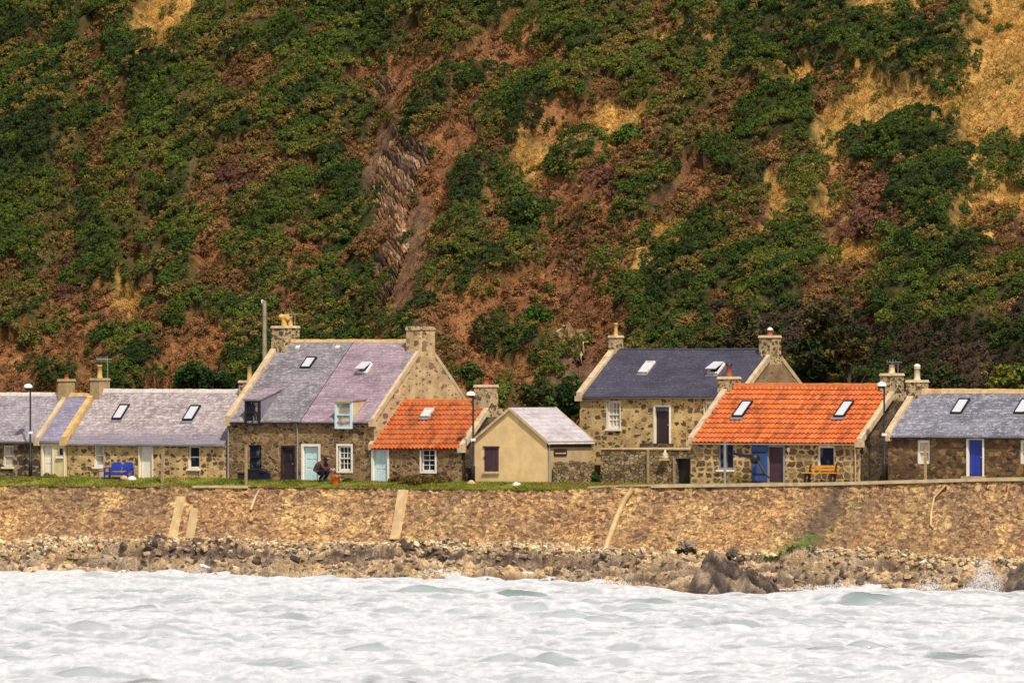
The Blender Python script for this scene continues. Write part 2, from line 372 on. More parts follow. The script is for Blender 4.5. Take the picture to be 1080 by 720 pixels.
# ------------------------------------------------------------------ houses
class House:
    def __init__(s, name, label, px0, px1, w0, base, eave, ridge, D, walls, roofm, group='cottages in a row above the sea wall', cat='cottage',
                 gables=('stone_b', 'stone_b')):
        s.w0 = w0; s.u0 = u_at(px0, w0); s.zb = z_at(base, s.u0, w0) if base else float(ground_z(s.u0))
        s.L = u_at(px1, w0) - s.u0; s.D = D
        um = (s.u0 + s.u0 + s.L) / 2
        s.H = z_at(eave, um, w0) - s.zb; s.R = z_at(ridge, um, w0 + D / 2) - s.zb - s.H
        s.k = s.R / (D / 2)
        s.wm, s.rm, s.gm = walls, roofm, gables
        s.root = thing(name, label, cat, s.u0, w0, s.zb, group)
        s.ops = []; s.T = .09
    def x(s, px, y=0.0): return u_at(px, s.w0 + y) - s.u0
    def z(s, py, x, y=0.0): return z_at(py, s.u0 + x, s.w0 + y) - s.zb
    def rect(s, px0, px1, py0, py1, y=0.0):
        a, b = s.x(px0, y), s.x(px1, y); m = (a + b) / 2
        return a, b, s.z(py1, m, y), s.z(py0, m, y)
    def roofz(s, y): return s.H + s.k * min(y, s.D - y)
    # parts -----------------------------------------------------------------
    def window(s, px0, px1, py0, py1, cols=2, rows=2, paint='white', glass='glass', sill=None, margin=0.0, bw=.075, deep=.13, mid=True):
        x0, x1, z0, z1 = s.rect(px0, px1, py0, py1)
        s.ops.append((x0 + margin, x1 - margin, z0 + margin, z1 - margin, deep + .06))
        b = MB()
        if margin:
            for q in ((x0, x0 + margin, z0, z1), (x1 - margin, x1, z0, z1), (x0 + margin, x1 - margin, z1 - margin, z1), (x0 + margin, x1 - margin, z0, z0 + margin)):
                b.box(q[0], q[1], -.035, .0, q[2], q[3])
        X0, X1, Z0, Z1 = x0 + margin, x1 - margin, z0 + margin, z1 - margin
        y0, y1 = deep - .05, deep
        b.box(X0, X0 + bw, y0, y1, Z0, Z1); b.box(X1 - bw, X1, y0, y1, Z0, Z1)
        b.box(X0 + bw, X1 - bw, y0, y1, Z1 - bw, Z1); b.box(X0 + bw, X1 - bw, y0, y1, Z0, Z0 + bw * 1.2)
        zi0, zi1 = Z0 + bw * 1.2, Z1 - bw; zm = (zi0 + zi1) / 2
        if mid: b.box(X0 + bw, X1 - bw, y0 - .02, y1, zm - .03, zm + .03)
        for i in range(1, cols):
            xx = X0 + bw + (X1 - X0 - 2 * bw) * i / cols
            if mid: b.box(xx - .016, xx + .016, y0 + .015, y1, zi0, zm - .03); b.box(xx - .016, xx + .016, y0 + .015, y1, zm + .03, zi1)
            else: b.box(xx - .02, xx + .02, y0 + .015, y1, zi0, zi1)
        for j in range(1, rows):
            zz = zi0 + (zi1 - zi0) * j / rows
            if abs(zz - zm) > .05 or not mid: b.box(X0 + bw, X1 - bw, y0 + .013, y1 - .002, zz - .016, zz + .016)
        o = b.build('window', paint, s.root)
        MB().box(X0 + .002, X1 - .002, deep + .004, deep + .02, Z0 + .002, Z1 - .002).build('pane', glass, o)
        if sill: MB().hexa([(x0 - .06, -.10, z0 - .11), (x1 + .06, -.10, z0 - .11), (x1 + .06, deep - .055, z0 - .11), (x0 - .06, deep - .055, z0 - .11),
                            (x0 - .06, -.10, z0 - .02), (x1 + .06, -.10, z0 - .02), (x1 + .06, deep - .055, z0 - .003), (x0 - .06, deep - .055, z0 - .003)]).build('sill', sill, o)
        return o
    def door(s, px0, px1, py0, py1, paint, frame='white', fw=.08, deep=.14, panels=True, glassy=False, handle=True, step=True, label=None):
        x0, x1, z0, z1 = s.rect(px0, px1, py0, py1); z0 = max(z0, .02)
        s.ops.append((x0 + fw * .6, x1 - fw * .6, -.3, z1 - fw * .6, deep + .08))
        if frame:
            b = MB(); b.box(x0, x0 + fw, -.03, deep - .03, z0 - .05, z1); b.box(x1 - fw, x1, -.03, deep - .03, z0 - .05, z1)
            b.box(x0 + fw, x1 - fw, -.03, deep - .03, z1 - fw, z1); b.build('door_frame', frame, s.root)
        else: fw = .02
        b = MB(); a, c, t = x0 + fw + .005, x1 - fw - .005, z1 - fw - .005
        b.box(a, c, deep, deep + .05, z0, t)
        wd = c - a
        if panels:
            hh = t - z0
            for (p0, p1) in ((.06, .38), (.44, .62), (.67, .95)):
                for (q0, q1) in ((.12, .46), (.54, .88)):
                    b.box(a + wd * q0, a + wd * q1, deep - .018, deep - .001, z0 + hh * p0, z0 + hh * p1)
        else:
            for i in range(5): b.box(a + wd * (i + .08) / 5, a + wd * (i + .92) / 5, deep - .012, deep - .001, z0 + .02, t - .02)
        o = b.build('door', paint, s.root)
        if label: o['label'] = label
        if handle: MB().tube([(c - .12, deep - .09, z0 + .95), (c - .12, deep - .02, z0 + .95)], .035, 8).build('handle', 'metal', o)
        if glassy: MB().box(a + wd * .2, a + wd * .8, deep - .026, deep - .02, z0 + (t - z0) * .56, z0 + (t - z0) * .92).build('pane', 'glass_d', o)
        if step: MB().box(x0 - .1, x1 + .1, -.38, -.032, -.3, z0 - .02).build('doorstep', 'conc', s.root)
        return o
    def walls(s):
        xs = sorted({0.0, s.L, *[o[0] for o in s.ops], *[o[1] for o in s.ops]})
        zs = sorted({-.8, s.H - .02, *[o[2] for o in s.ops], *[min(o[3], s.H - .02) for o in s.ops]})
        b = MB(); L, D, H = s.L, s.D, s.H - .02
        for i in range(len(xs) - 1):
            for j in range(len(zs) - 1):
                cx, cz = (xs[i] + xs[i + 1]) / 2, (zs[j] + zs[j + 1]) / 2
                if any(o[0] < cx < o[1] and o[2] < cz < o[3] for o in s.ops): continue
                b.quad((xs[i], 0, zs[j]), (xs[i + 1], 0, zs[j]), (xs[i + 1], 0, zs[j + 1]), (xs[i], 0, zs[j + 1]))
        for (a, c, z0, z1, d) in s.ops:
            z1 = min(z1, H)
            b.quad((a, 0, z0), (a, 0, z1), (a, d, z1), (a, d, z0)); b.quad((c, 0, z0), (c, d, z0), (c, d, z1), (c, 0, z1))
            b.quad((a, 0, z1), (c, 0, z1), (c, d, z1), (a, d, z1)); b.quad((a, 0, z0), (a, d, z0), (c, d, z0), (c, 0, z0))
            b.quad((a, d, z0), (a, d, z1), (c, d, z1), (c, d, z0))
        b.quad((L, D, -.8), (0, D, -.8), (0, D, H), (L, D, H))
        top = s.H + s.R - .03
        b.poly([(0, D, -.8), (0, 0, -.8), (0, 0, H), (0, D / 2, top), (0, D, H)], 1)
        b.poly([(L, 0, -.8), (L, D, -.8), (L, D, H), (L, D / 2, top), (L, 0, H)], 2)
        b.build('wall', [s.wm, *s.gm], s.root)
    def slope(s, b, xa, xb, mi=0, front=True, over=.16, segs=10, seed=0, lift=0.0):
        D, H, k, T = s.D, s.H, s.k, s.T; vs = []; m = 7
        for j in range(m):
            y = -over + (D / 2 + over) * j / (m - 1)
            for i in range(segs + 1):
                x = xa + (xb - xa) * i / segs
                sag = (.05 * (vnoise(s.u0 * .9 + x * .45 + seed, j * .6) - .5) - .03 * sin(pi * i / segs) * (j / (m - 1))) if 0 < i < segs else 0.0
                yy = y if front else D - y
                vs.append((x, yy, H + k * y + T + sag + lift))
        fs = []
        for j in range(m - 1):
            for i in range(segs):
                q = j * (segs + 1) + i; f = (q, q + 1, q + segs + 2, q + segs + 1); fs.append(f if front else f[::-1])
        b.add(vs, fs, mi, True)
        e = segs + 1     # eave edge and underside
        yy = -over if front else D + over
        b.add([vs[i] for i in range(e)] + [(v[0], v[1], v[2] - T - .015) for v in vs[:e]],
              [(i, i + 1, e + i + 1, e + i) for i in range(segs)], mi)
        b.quad((xa, yy, H - k * over - .015), (xb, yy, H - k * over - .015), (xb, D / 2, H + s.R - .015), (xa, D / 2, H + s.R - .015), mi)
    def roof(s, xa=None, xb=None, split=None, ridge='ridge', rr=.10):
        xa = -.05 if xa is None else xa; xb = s.L + .05 if xb is None else xb
        if split:
            b = MB(); s.slope(b, xa, split, 0, segs=8); s.slope(b, xa, split, 0, False, segs=2); b.build('roof', s.rm[0], s.root)
            MB().extr([(-.17, s.H - s.k * .17 + s.T + .0), (s.D / 2, s.H + s.R + s.T + .0), (s.D / 2, s.H + s.R + s.T + .035), (-.17, s.H - s.k * .17 + s.T + .035)], split - .03, split + .003).build('roof_seam', 'black', s.root)
            b = MB(); s.slope(b, split + .006, xb, 0, segs=8, seed=5, lift=.025); s.slope(b, split + .006, xb, 0, False, segs=2); b.build('roof', s.rm[1], s.root)
        else:
            b = MB(); s.slope(b, xa, xb, 0, segs=12); s.slope(b, xa, xb, 0, False, segs=2); b.build('roof', s.rm, s.root)
        s.ridge(xa, xb, ridge, rr)
    def ridge(s, xa, xb, ridge, rr=.10):
        b = MB(); zt = s.H + s.R + s.T; n = max(2, int((xb - xa) / .5))
        for i in range(n):
            a, c = xa + (xb - xa) * i / n + .004, xa + (xb - xa) * (i + 1) / n - .004; dz = random.uniform(-.012, .012)
            b.extr([(s.D / 2 - rr * 1.5, zt - rr * 1.5 * s.k + .0), (s.D / 2 - rr * .8, zt + rr * .30 + dz), (s.D / 2, zt + rr * .62 + dz), (s.D / 2 + rr * .8, zt + rr * .3 + dz), (s.D / 2 + rr * 1.5, zt - rr * 1.5 * s.k)], a, c)
        b.build('ridge', ridge, s.root)
    def pantiles(s, mat, xa, xb, over=.18, pw=.26, ph=.36, amp=.032, ridge='ridge_o'):
        nc = max(1, round((xb - xa) / pw)); pw = (xb - xa) / nc; sl = sqrt(1 + s.k ** 2); tot = (s.D / 2 + over) * sl
        nr = round(tot / ph); ph = tot / nr; per = 8
        xs = np.linspace(0, nc, nc * per + 1); prof = amp * (np.sin(2 * pi * xs) + .35 * np.sin(4 * pi * xs + .8))
        X = xa + xs * pw; rows = []
        for r in range(nr):
            jit = rng.normal(0, .006, len(X))
            rows.append((r * ph, .07 + jit)); rows.append(((r + 1) * ph + .015, .004 + jit))
        nx, nz = -s.k / sl, 1 / sl; V = []
        sag = .035 * (vnoise(X * .5 + s.u0, X * 0 + .3) - .5)
        for (t, lift) in rows:
            y = -over + t / sl; h = prof + lift
            V.append(np.stack([X, y + nx * h, s.H + s.k * y + s.T * .4 + nz * h + sag], -1))
        V = np.array(V); nrw, ncl = V.shape[:2]
        T_ = np.repeat(np.array([r[0] for r in rows])[:, None] + np.tile([0.01, -.01], nr)[:, None], ncl, 1)
        U_ = np.repeat((X - xa)[None, :] * (.30 / pw) , nrw, 0)
        uv = np.stack([U_, T_ * (.40 / ph)], -1).reshape(-1, 2)
        o = np_mesh('roof', V.reshape(-1, 3), grid_faces(nrw, ncl)[:, ::-1], mat, smooth=False, parent=s.root, uv=uv)
        b = MB(); s.slope(b, xa, xb, 0, False, segs=2)
        yy = -over + .03
        b.quad((xa, yy, s.H + s.k * yy - .03), (xb, yy, s.H + s.k * yy - .03), (xb, s.D / 2, s.H + s.R - .03), (xa, s.D / 2, s.H + s.R - .03))
        b.build('roof_back', mat, s.root); s.ridge(xa, xb, ridge, .11)
    def skew(s, xa, xb, mat='skew', h=.16, back=True, putt=True, front=-.12, stop=0.0):
        b = MB(); D, H, k = s.D, s.H + s.T, s.k; yt = D / 2 - stop
        n = 6
        for i in range(n):
            ya, yb = front + (yt - front) * i / n, front + (yt - front) * (i + 1) / n - .012; j = random.uniform(-.012, .012)
            b.extr([(ya, H + k * ya - .2), (yb, H + k * yb - .2), (yb, H + k * yb + h + j), (ya, H + k * ya + h + j)], xa + random.uniform(-.01, .01), xb + random.uniform(-.01, .01))
        if back: hb = min(h, .06); b.extr([(D + .1, H - k * .1 - .2), (D - yt, H + k * yt - .2), (D - yt, H + k * yt + hb), (D + .1, H - k * .1 + hb)], xa, xb - .03)
        if putt: b.box(xa - .03, xb + .03, front - .12, front + .22, H + k * front - .30, H + k * front - .03)
        return b.build('gable_coping', mat, s.root)
    def chimney(s, px, wx, wy, top_py, mat='chim', cap='skew', pots=(), dy=0.0, x=None, capt=.13, low=.7):
        yc = s.D / 2 + dy; xc = s.x(px, yc) if x is None else x
        zt = s.z(top_py, xc, yc); z0 = s.H + s.R - low
        o = MB().hexa([(xc - wx / 2 - .02, yc - wy / 2 - .02, z0), (xc + wx / 2 + .02, yc - wy / 2 - .02, z0), (xc + wx / 2 + .02, yc + wy / 2 + .02, z0), (xc - wx / 2 - .02, yc + wy / 2 + .02, z0),
                       (xc - wx / 2, yc - wy / 2, zt - capt), (xc + wx / 2, yc - wy / 2, zt - capt), (xc + wx / 2, yc + wy / 2, zt - capt), (xc - wx / 2, yc + wy / 2, zt - capt)]).build('chimney', mat, s.root)
        e = .05
        MB().hexa([(xc - wx / 2 - e, yc - wy / 2 - e, zt - capt + .002), (xc + wx / 2 + e, yc - wy / 2 - e, zt - capt + .002), (xc + wx / 2 + e, yc + wy / 2 + e, zt - capt + .002), (xc - wx / 2 - e, yc + wy / 2 + e, zt - capt + .002),
                   (xc - wx / 2 - e * .2, yc - wy / 2 - e * .2, zt), (xc + wx / 2 + e * .2, yc - wy / 2 - e * .2, zt), (xc + wx / 2 + e * .2, yc + wy / 2 + e * .2, zt), (xc - wx / 2 - e * .2, yc + wy / 2 + e * .2, zt)]).build('chimney_cap', cap, o)
        for (ox, oy, r, hh, pm, style) in pots:
            b = MB(); X, Y, Z = xc + ox, yc + oy, zt - .01
            if style == 't':
                b.lathe(X, Y, [(r, Z), (r * .9, Z + hh * .6), (r * .9, Z + hh * .75)])
                for q in (-1, 1): b.tube([(X, Y, Z + hh * .72), (X + q * .26, Y, Z + hh * .8)], r * .95, 10)
            else:
                b.lathe(X, Y, [(r * 1.15, Z), (r * 1.1, Z + .06), (r, Z + .08), (r * .88, Z + hh * .86), (r * 1.05, Z + hh * .88), (r * 1.05, Z + hh), (r * .7, Z + hh), (r * .7, Z + hh * .8)])
                if style == 'cap': b.lathe(X, Y, [(r * 1.1, Z + hh + .03), (r * 1.0, Z + hh + .10), (r * .5, Z + hh + .16), (0.001, Z + hh + .18)], 12, 1)
                if style == 'dark': b.lathe(X, Y, [(r * 1.1, Z + hh * .92), (r * 1.1, Z + hh + .05), (r * .7, Z + hh + .06), (.001, Z + hh + .02)], 12, 1)
            b.build('chimney_pot', [pm, 'white' if style == 'cap' else 'black'], o)
        return o, xc, yc, zt
    def skylight(s, px0, px1, py0, py1, frame='black', open_=False):
        # px0, px1: left and right ends of the lower edge
        pym = (py0 + py1) / 2
        def solve(py):
            y = 1.0
            for _ in range(30):
                x = s.x((px0 + px1) / 2, y); z = s.z(py, x, y); y = (z - s.H - s.T) / s.k
            return y
        ya, yb = solve(py1), solve(py0)
        xa, xb = s.x(px0, ya), s.x(px1, ya)
        sl = sqrt(1 + s.k ** 2); n = Vector((0, -s.k / sl, 1 / sl)); f = .055
        def P(x, y, h): return Vector((x, y, s.H + s.T + s.k * y)) + n * (h + (.085 if 'tile' in str(s.rm) else .04))
        def bar(b, xa, xb, ya, yb, h0, h1, mi=0):
            b.hexa([P(xa, ya, h0), P(xb, ya, h0), P(xb, yb, h0), P(xa, yb, h0), P(xa, ya, h1), P(xb, ya, h1), P(xb, yb, h1), P(xa, yb, h1)], mi)
        b = MB()
        bar(b, xa, xa + f, ya, yb, -.08, .07); bar(b, xb - f, xb, ya, yb, -.08, .07)
        bar(b, xa + f, xb - f, ya, ya + f, -.08, .06); bar(b, xa + f, xb - f, yb - f, yb, -.08, .06)
        bar(b, xa - .06, xb + .06, ya - .14, ya - .003, -.055, -.02, 1)
        o = b.build('skylight', [frame, 'lead'], s.root)
        b = MB()
        if open_:
            q = [P(xa + .02, ya, .30), P(xb - .02, ya, .30), P(xb - .02, yb, .10), P(xa + .02, yb, .10)]
            b.hexa([*q, *[v + n * .05 for v in q]])
        else: bar(b, xa + f + .002, xb - f - .002, ya + f + .002, yb - f - .002, .0, .035)
        b.build('pane', 'glass_s', o)
    def gutter(s, xa, xb, mat='black', over=.16, r=.06):
        y, z = -over - r * .6, s.H - s.k * over + .015
        MB().extr([(y - r, z), (y - r * .7, z - r * .7), (y, z - r), (y + r * .7, z - r * .7), (y + r, z), (y + r * .75, z), (y, z - r * .7), (y - r * .75, z)], xa, xb).build('gutter', mat, s.root)
    def pipe(s, px, mat='grey', r=.045):
        x = s.x(px)
        MB().tube([(x, -.16, s.H - .16), (x, -.12, s.H - .3), (x, -.07, s.H - .45), (x, -.07, -.1)], r, 8).build('downpipe', mat, s.root)

def aerial(par, x, y, z, h, ln, n, ang=0.0, mat='metal'):
    b = MB(); b.tube([(x, y, z), (x, y, z + h)], .016, 6)
    dx, dy = cos(ang), sin(ang); zt = z + h - .03
    b.tube([(x - dx * ln * .75, y - dy * ln * .75, zt), (x + dx * ln * .25, y + dy * ln * .25, zt)], .022, 6)
    for i in range(max(3, n - 2)):
        n_ = n; t = -.72 + .95 * i / (n - 1); l = .12 + .03 * (i % 3) + (.10 if i > n - 3 else 0)
        b.tube([(x + dx * ln * t, y + dy * ln * t, zt - l), (x + dx * ln * t, y + dy * ln * t, zt + l)], .014, 5)
    b.build('aerial', mat, par)

# A: left-most cottage
h = House('stone_cottage', 'lavender slate cottage with grey stone wall behind the street lamp farthest from the orange roofs', -120, 42.5, 0, None, 463, 416.5, 5.0, 'stone_a', 'sl_a', gables=('stone_a', 'stone_a'))
h.window(3, 14, 469.5, 492, 1, 2, 'cream', 'glass_c', 'cream', bw=.10)
h.window(-70, -59, 469, 492, 1, 2, 'cream', 'glass', 'cream', bw=.10)
h.door(-40, -26, 468, 503, 'white')
h.walls(); h.roof(ridge='ridge_p'); h.skew(h.L - .26, h.L + .02, 'skew'); h.gutter(0, h.L - .3, 'grey')
h.chimney(69, .60, .72, 399.5, 'chim_r', 'chim_r', [(0, 0, .12, .24, 'pot_r', '')], x=h.L - .25)
HA = h
# A2: narrow cream infill
h = House('infill_cottage', 'narrow cream rendered house with violet roof and white door squeezed between two slate cottages', 43, 69.5, -.02, None, 463.5, 417, 4.9, 'creamwall', 'sl_a2', gables=('creamwall', 'creamwall'))
h.door(44, 56.5, 468.5, 503.5, 'white', 'cream')
h.window(60.5, 66.5, 471.5, 481, 1, 1, 'white', 'glass', 'white', mid=False, bw=.06)
h.walls(); h.roof(.03, h.L - .2, ridge='skew_y'); h.skew(h.L - .24, h.L + .12, 'skew_y', .2); h.pipe(68.5, 'cream', .035)
# B: long rosy slate cottage
h = House('stone_cottage', 'long cottage with pale rosy slate roof, two skylights and a blue bench before its wall', 71.5, 238.5, 0, 505, 466.5, 413, 5.2, 'stone_b', 'sl_b', gables=('stone_b', 'stone_b'))
h.window(99, 109.5, 468.5, 492, 1, 2, 'white', 'glass_c', 'white', bw=.10)
h.window(198.5, 210.5, 470, 494, 1, 2, 'white', 'glass', 'white', bw=.09)
h.door(146, 161.5, 468.5, 504.5, 'white', 'cream', panels=False)
h.walls(); h.roof(.1, h.L, ridge='ridge_p'); h.gutter(.0, h.L - .05, 'grey', r=.05)
h.skylight(118, 128, 427, 442.5); h.skylight(192.5, 203, 428, 443.5)
c, xc, yc, zt = h.chimney(104, .62, .92, 398.5, 'chim_r', 'chim_r', [(0, -.02, .14, .72, 'pot_y', '')], x=.10)
aerial(c, xc + .38, yc + .2, zt - .3, 1.35, .95, 8, .15)
h.chimney(260, .60, .8, 401, 'chim', 'skew', [(.12, 0, .14, .80, 'pot_y', 'dark')], x=h.L - .62)
# BH: the tall double house
h = House('stone_house', 'tall double house with half grey, half purple slate roof and two dormer windows', 240.5, 394.5, -.05, 509.5, 443, 360.5, 9.0, 'stone_big', ('sl_bh1', 'sl_bh2'), gables=('stone_big', 'stone_gable'), cat='house')
h.window(262.5, 275.5, 469, 495, 2, 2, 'black', 'glass', None, bw=.06)
h.window(355, 372, 468, 498.5, 3, 4, 'white', 'glass', None, margin=.10, bw=.10)
h.door(296.5, 311.5, 469.5, 507.5, 'brown', 'brown', glassy=True)
h.door(318, 338, 468, 510, 'aqua', 'white', fw=.13)
sx = h.x(319, 0)
h.walls(); h.roof(.05, h.L - .02, split=sx, ridge='skew_y', rr=.09)
h.skew(-.12, .24, 'skew', .22, stop=.70); h.skew(h.L - .16, h.L + .05, 'skew', .12, stop=.74)
h.skylight(316.5, 327, 377, 388.5); h.skylight(376.5, 386.5, 384, 394, 'white', True)
for (p, q) in ((314, 368), (356, 368)):
    y = (h.z(q, h.x(p, 3.4), 3.4) - h.H) / h.k; x = h.x(p, y); z = h.H + h.k * y + h.T
    MB().hexa([(x - .13, y - .07, z - .1), (x + .13, y - .07, z - .1), (x + .13, y + .07, z + .06), (x - .13, y + .07, z + .06), (x - .13, y - .07, z + .0), (x + .13, y - .07, z + .0), (x + .13, y + .07, z + .12), (x - .13, y + .07, z + .12)]).build('roof_vent', 'ridge_p', h.root)
h.gutter(.25, h.x(261), 'black', r=.05); h.gutter(h.x(277), h.x(354.5), 'black', r=.05); h.gutter(h.x(375), h.L - .25, 'black', r=.05); h.pipe(314.5, 'grey'); h.pipe(241.5, 'grey')
c, xc, yc, zt = h.chimney(303, .85, 1.35, 343.5, 'chim', 'skew', [(.0, -.1, .17, .62, 'pot_y', 't'), (.05, .35, .13, .5, 'pot_y', '')], x=.32, low=1.1)
aerial(c, xc + .25, yc + .5, zt - .2, .85, .8, 5, .3, 'grey')
h.chimney(447.5, .80, 1.45, 344, 'stone_gable', 'chim', [], x=h.L - .414, low=1.0, capt=.2)
def dormer(h, px0, px1, py0, py1, frame, cheek, roofm, cols, rows, glass, kd):
    x0, x1, z0, z1 = h.rect(px0, px1, py0, py1); e = h.H - .35; yf = -.19
    ym = (z1 + .02 - h.H - h.T - kd * yf) / (h.k - kd); zm_ = h.H + h.T + h.k * ym
    b = MB()
    for xx in (x0 + .01, x1 - .01): b.poly([(xx, yf + .06, e), (xx, yf + .06, z1 - .01), (xx, ym, zm_ - .04), (xx, 0.0, e)], 0)
    b.hexa([(x0 - .07, yf - .06, z1 - .02), (x1 + .05, yf - .06, z1 - .02), (x1 + .05, ym, zm_ - .03), (x0 - .07, ym, zm_ - .03), (x0 - .07, yf - .06, z1 + .05), (x1 + .05, yf - .06, z1 + .05), (x1 + .05, ym + .03, zm_ + .05), (x0 - .07, ym + .03, zm_ + .05)], 1)
    b.box(x0 - .08, x1 + .06, yf - .085, yf - .062, z1 - .05, z1 + .04, 0)
    o = b.build('dormer', [cheek, roofm], h.root)
    b = MB(); bw = .13; y0, y1 = yf - .02, yf + .08
    b.box(x0, x0 + bw, y0, y1, z0, z1 - .002); b.box(x1 - bw, x1, y0, y1, z0, z1 - .002); b.box(x0 + bw, x1 - bw, y0, y1, z1 - bw, z1 - .002); b.box(x0 + bw, x1 - bw, y0, y1, z0, z0 + bw)
    zm = (z0 + z1) / 2; b.box(x0 + bw, x1 - bw, y0 + .01, y1, zm - .035, zm + .035)
    for i in range(1, cols): xx = x0 + bw + (x1 - x0 - 2 * bw) * i / cols; b.box(xx - .022, xx + .022, y0 + .02, y1 - .005, z0 + bw, z1 - bw)
    b.build('dormer_window', frame, o)
    MB().box(x0 + bw - .01, x1 - bw + .01, y1 - .03, y1 - .012, z0 + bw - .01, z1 - bw + .01).build('pane', glass, o)
dormer(h, 260.5, 276.5, 421.5, 448.5, 'black', 'lead', 'sl_bh2', 2, 2, 'glass_d', .30)
dormer(h, 355.5, 373.5, 422.5, 452, 'aqua', 'conc', 'sl_bh2', 1, 2, 'glass_c', .06)
BH = h
# C2: small orange-roofed cottage against the tall gable
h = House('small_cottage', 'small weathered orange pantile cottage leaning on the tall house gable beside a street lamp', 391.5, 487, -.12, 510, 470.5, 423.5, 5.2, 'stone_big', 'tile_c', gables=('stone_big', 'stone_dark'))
h.door(391.8, 410.5, 471.5, 510.5, 'aqua', 'white', fw=.13)
h.window(443, 460.5, 471.5, 499, 2, 4, 'white', 'glass', None, margin=.10, bw=.07)
h.walls(); h.pantiles('tile_c', .12, h.L - .06, over=.2, pw=.26, ph=.36, amp=.055)
h.skew(-.12, .14, 'skew', .12, putt=False); h.skew(h.L - .10, h.L + .22, 'skew', .12, stop=.56)
h.skylight(444, 453, 432, 440.5, 'ridge_p')
h.chimney(515, .78, 1.05, 405.5, 'chim', 'skew', [(0, 0, .15, .36, 'pot_r', '')], x=h.L - .404, low=.8)
# D: shed, gable to the sea
def shed():
    w0 = -.3; u0 = u_at(500.5, w0); L = u_at(577, w0) - u0; zb = z_at(508.5, u0, w0); Dp = 3.75
    r = thing('store_building', 'yellow harled shed showing its gable and one shuttered window to the sea', 'shed', u0, w0, zb, 'cottages in a row above the sea wall')
    X = lambda p, y=0: u_at(p, w0 + y) - u0
    Z = lambda q, x, y=0: z_at(q, u0 + x, w0 + y) - zb
    H = Z(464.5, L); T = Z(431, L / 2); a, c = X(510.5), X(526); z0, z1 = Z(497, a), Z(472, a)
    b = MB(); D_ = .1
    b.quad((0, 0, -.6), (a, 0, -.6), (a, 0, H), (0, 0, H)); b.quad((a, 0, -.6), (c, 0, -.6), (c, 0, z0), (a, 0, z0)); b.quad((a, 0, z1), (c, 0, z1), (c, 0, H), (a, 0, H))
    b.quad((c, 0, -.6), (L, 0, -.6), (L, 0, H), (c, 0, H)); b.poly([(0, 0, H), (a, 0, H), (c, 0, H), (L, 0, H), (L / 2, 0, T)])
    b.quad((a, 0, z0), (a, 0, z1), (a, D_, z1), (a, D_, z0)); b.quad((c, 0, z0), (c, D_, z0), (c, D_, z1), (c, 0, z1)); b.quad((a, 0, z1), (c, 0, z1), (c, D_, z1), (a, D_, z1)); b.quad((a, 0, z0), (a, D_, z0), (c, D_, z0), (c, 0, z0))
    b.poly([(0, Dp, -.6), (0, Dp, H), (L / 2, Dp, T), (L, Dp, H), (L, Dp, -.6)]); b.quad((0, 0, -.6), (0, 0, H), (0, Dp, H), (0, Dp, -.6)); b.quad((L, 0, -.6), (L, Dp, -.6), (L, Dp, H), (L, 0, H), 1)
    b.build('wall', ['shed', 'shed_shade'], r)
    b = MB(); k = (T - H) / (L / 2); o = .14; t = .07
    for sgn in (0, 1):
        f = (lambda x: x) if sgn == 0 else (lambda x: L - x)
        b.hexa([(f(-o), -.10, H - k * o + .01), (f(L / 2), -.10, T + .01), (f(L / 2), Dp + .1, T + .01), (f(-o), Dp + .1, H - k * o + .01), (f(-o), -.10, H - k * o + t), (f(L / 2), -.10, T + t), (f(L / 2), Dp + .1, T + t), (f(-o), Dp + .1, H - k * o + t)])
    b.build('roof', 'sl_d', r)
    for yy in (-.135, Dp + .103):
        b = MB()
        for sgn in (0, 1):
            f = (lambda x: x) if sgn == 0 else (lambda x: L - x)
            b.hexa([(f(-o), yy, H - k * o - .06), (f(L / 2), yy, T - .06), (f(L / 2), yy + .032, T - .06), (f(-o), yy + .032, H - k * o - .06), (f(-o), yy, H - k * o + t + .03), (f(L / 2), yy, T + t + .03), (f(L / 2), yy + .032, T + t + .03), (f(-o), yy + .032, H - k * o + t + .03)])
        b.build('bargeboard', 'skew', r)
    MB().box(L + .004, L + .06, -.02, Dp, H - .34, H - .12).build('eave_board', 'black', r)
    MB().tube([(L + o + .03, -.08, H - .16), (L + o + .03, Dp + .08, H - .16)], .05, 8).build('gutter', 'ridge_p', r)
    sh = MB().box(a + .01, c - .01, .02, .06, z0 + .01, z1 - .01)
    for i in range(4): sh.box(a + (c - a) * (i + .08) / 4, a + (c - a) * (i + .92) / 4, .004, .018, z0 + .03, z1 - .03)
    s_ = sh.build('shutter', 'plum', r)
    MB().box(a - .06, c + .06, -.09, -.002, z0 - .13, z0 - .03).build('sill', 'skew', r)
    MB().box(a - .05, c + .05, -.05, -.002, z1 + .0, z1 + .09).build('lintel', 'plum', r)
    MB().tube([(a - .03, -.03, z0 + .75), (a + .14, -.03, z0 + .75)], .022, 6).build('hinge', 'black', s_)
    y0, y1 = .55, 1.65
    g = MB().box(L + .004, L + .05, y0, y1, H - .80, H - .44).build('vent_window', 'brown', r)
    MB().box(L + .052, L + .06, y0 + .1, y1 - .1, H - .70, H - .64).build('slat', 'skew', g)
    MB().tube([(L + .05, .12, -.1), (L + .05, .12, H - .2)], .04, 8).build('downpipe', 'grey', r)
    q = thing('stone_wall', 'low rough rubble wall along the side of the yellow shed', 'wall', u0 + L + .16, w0 + .25, zb, None)
    rough_wall(q, 3.3, 1.12, .32, True)
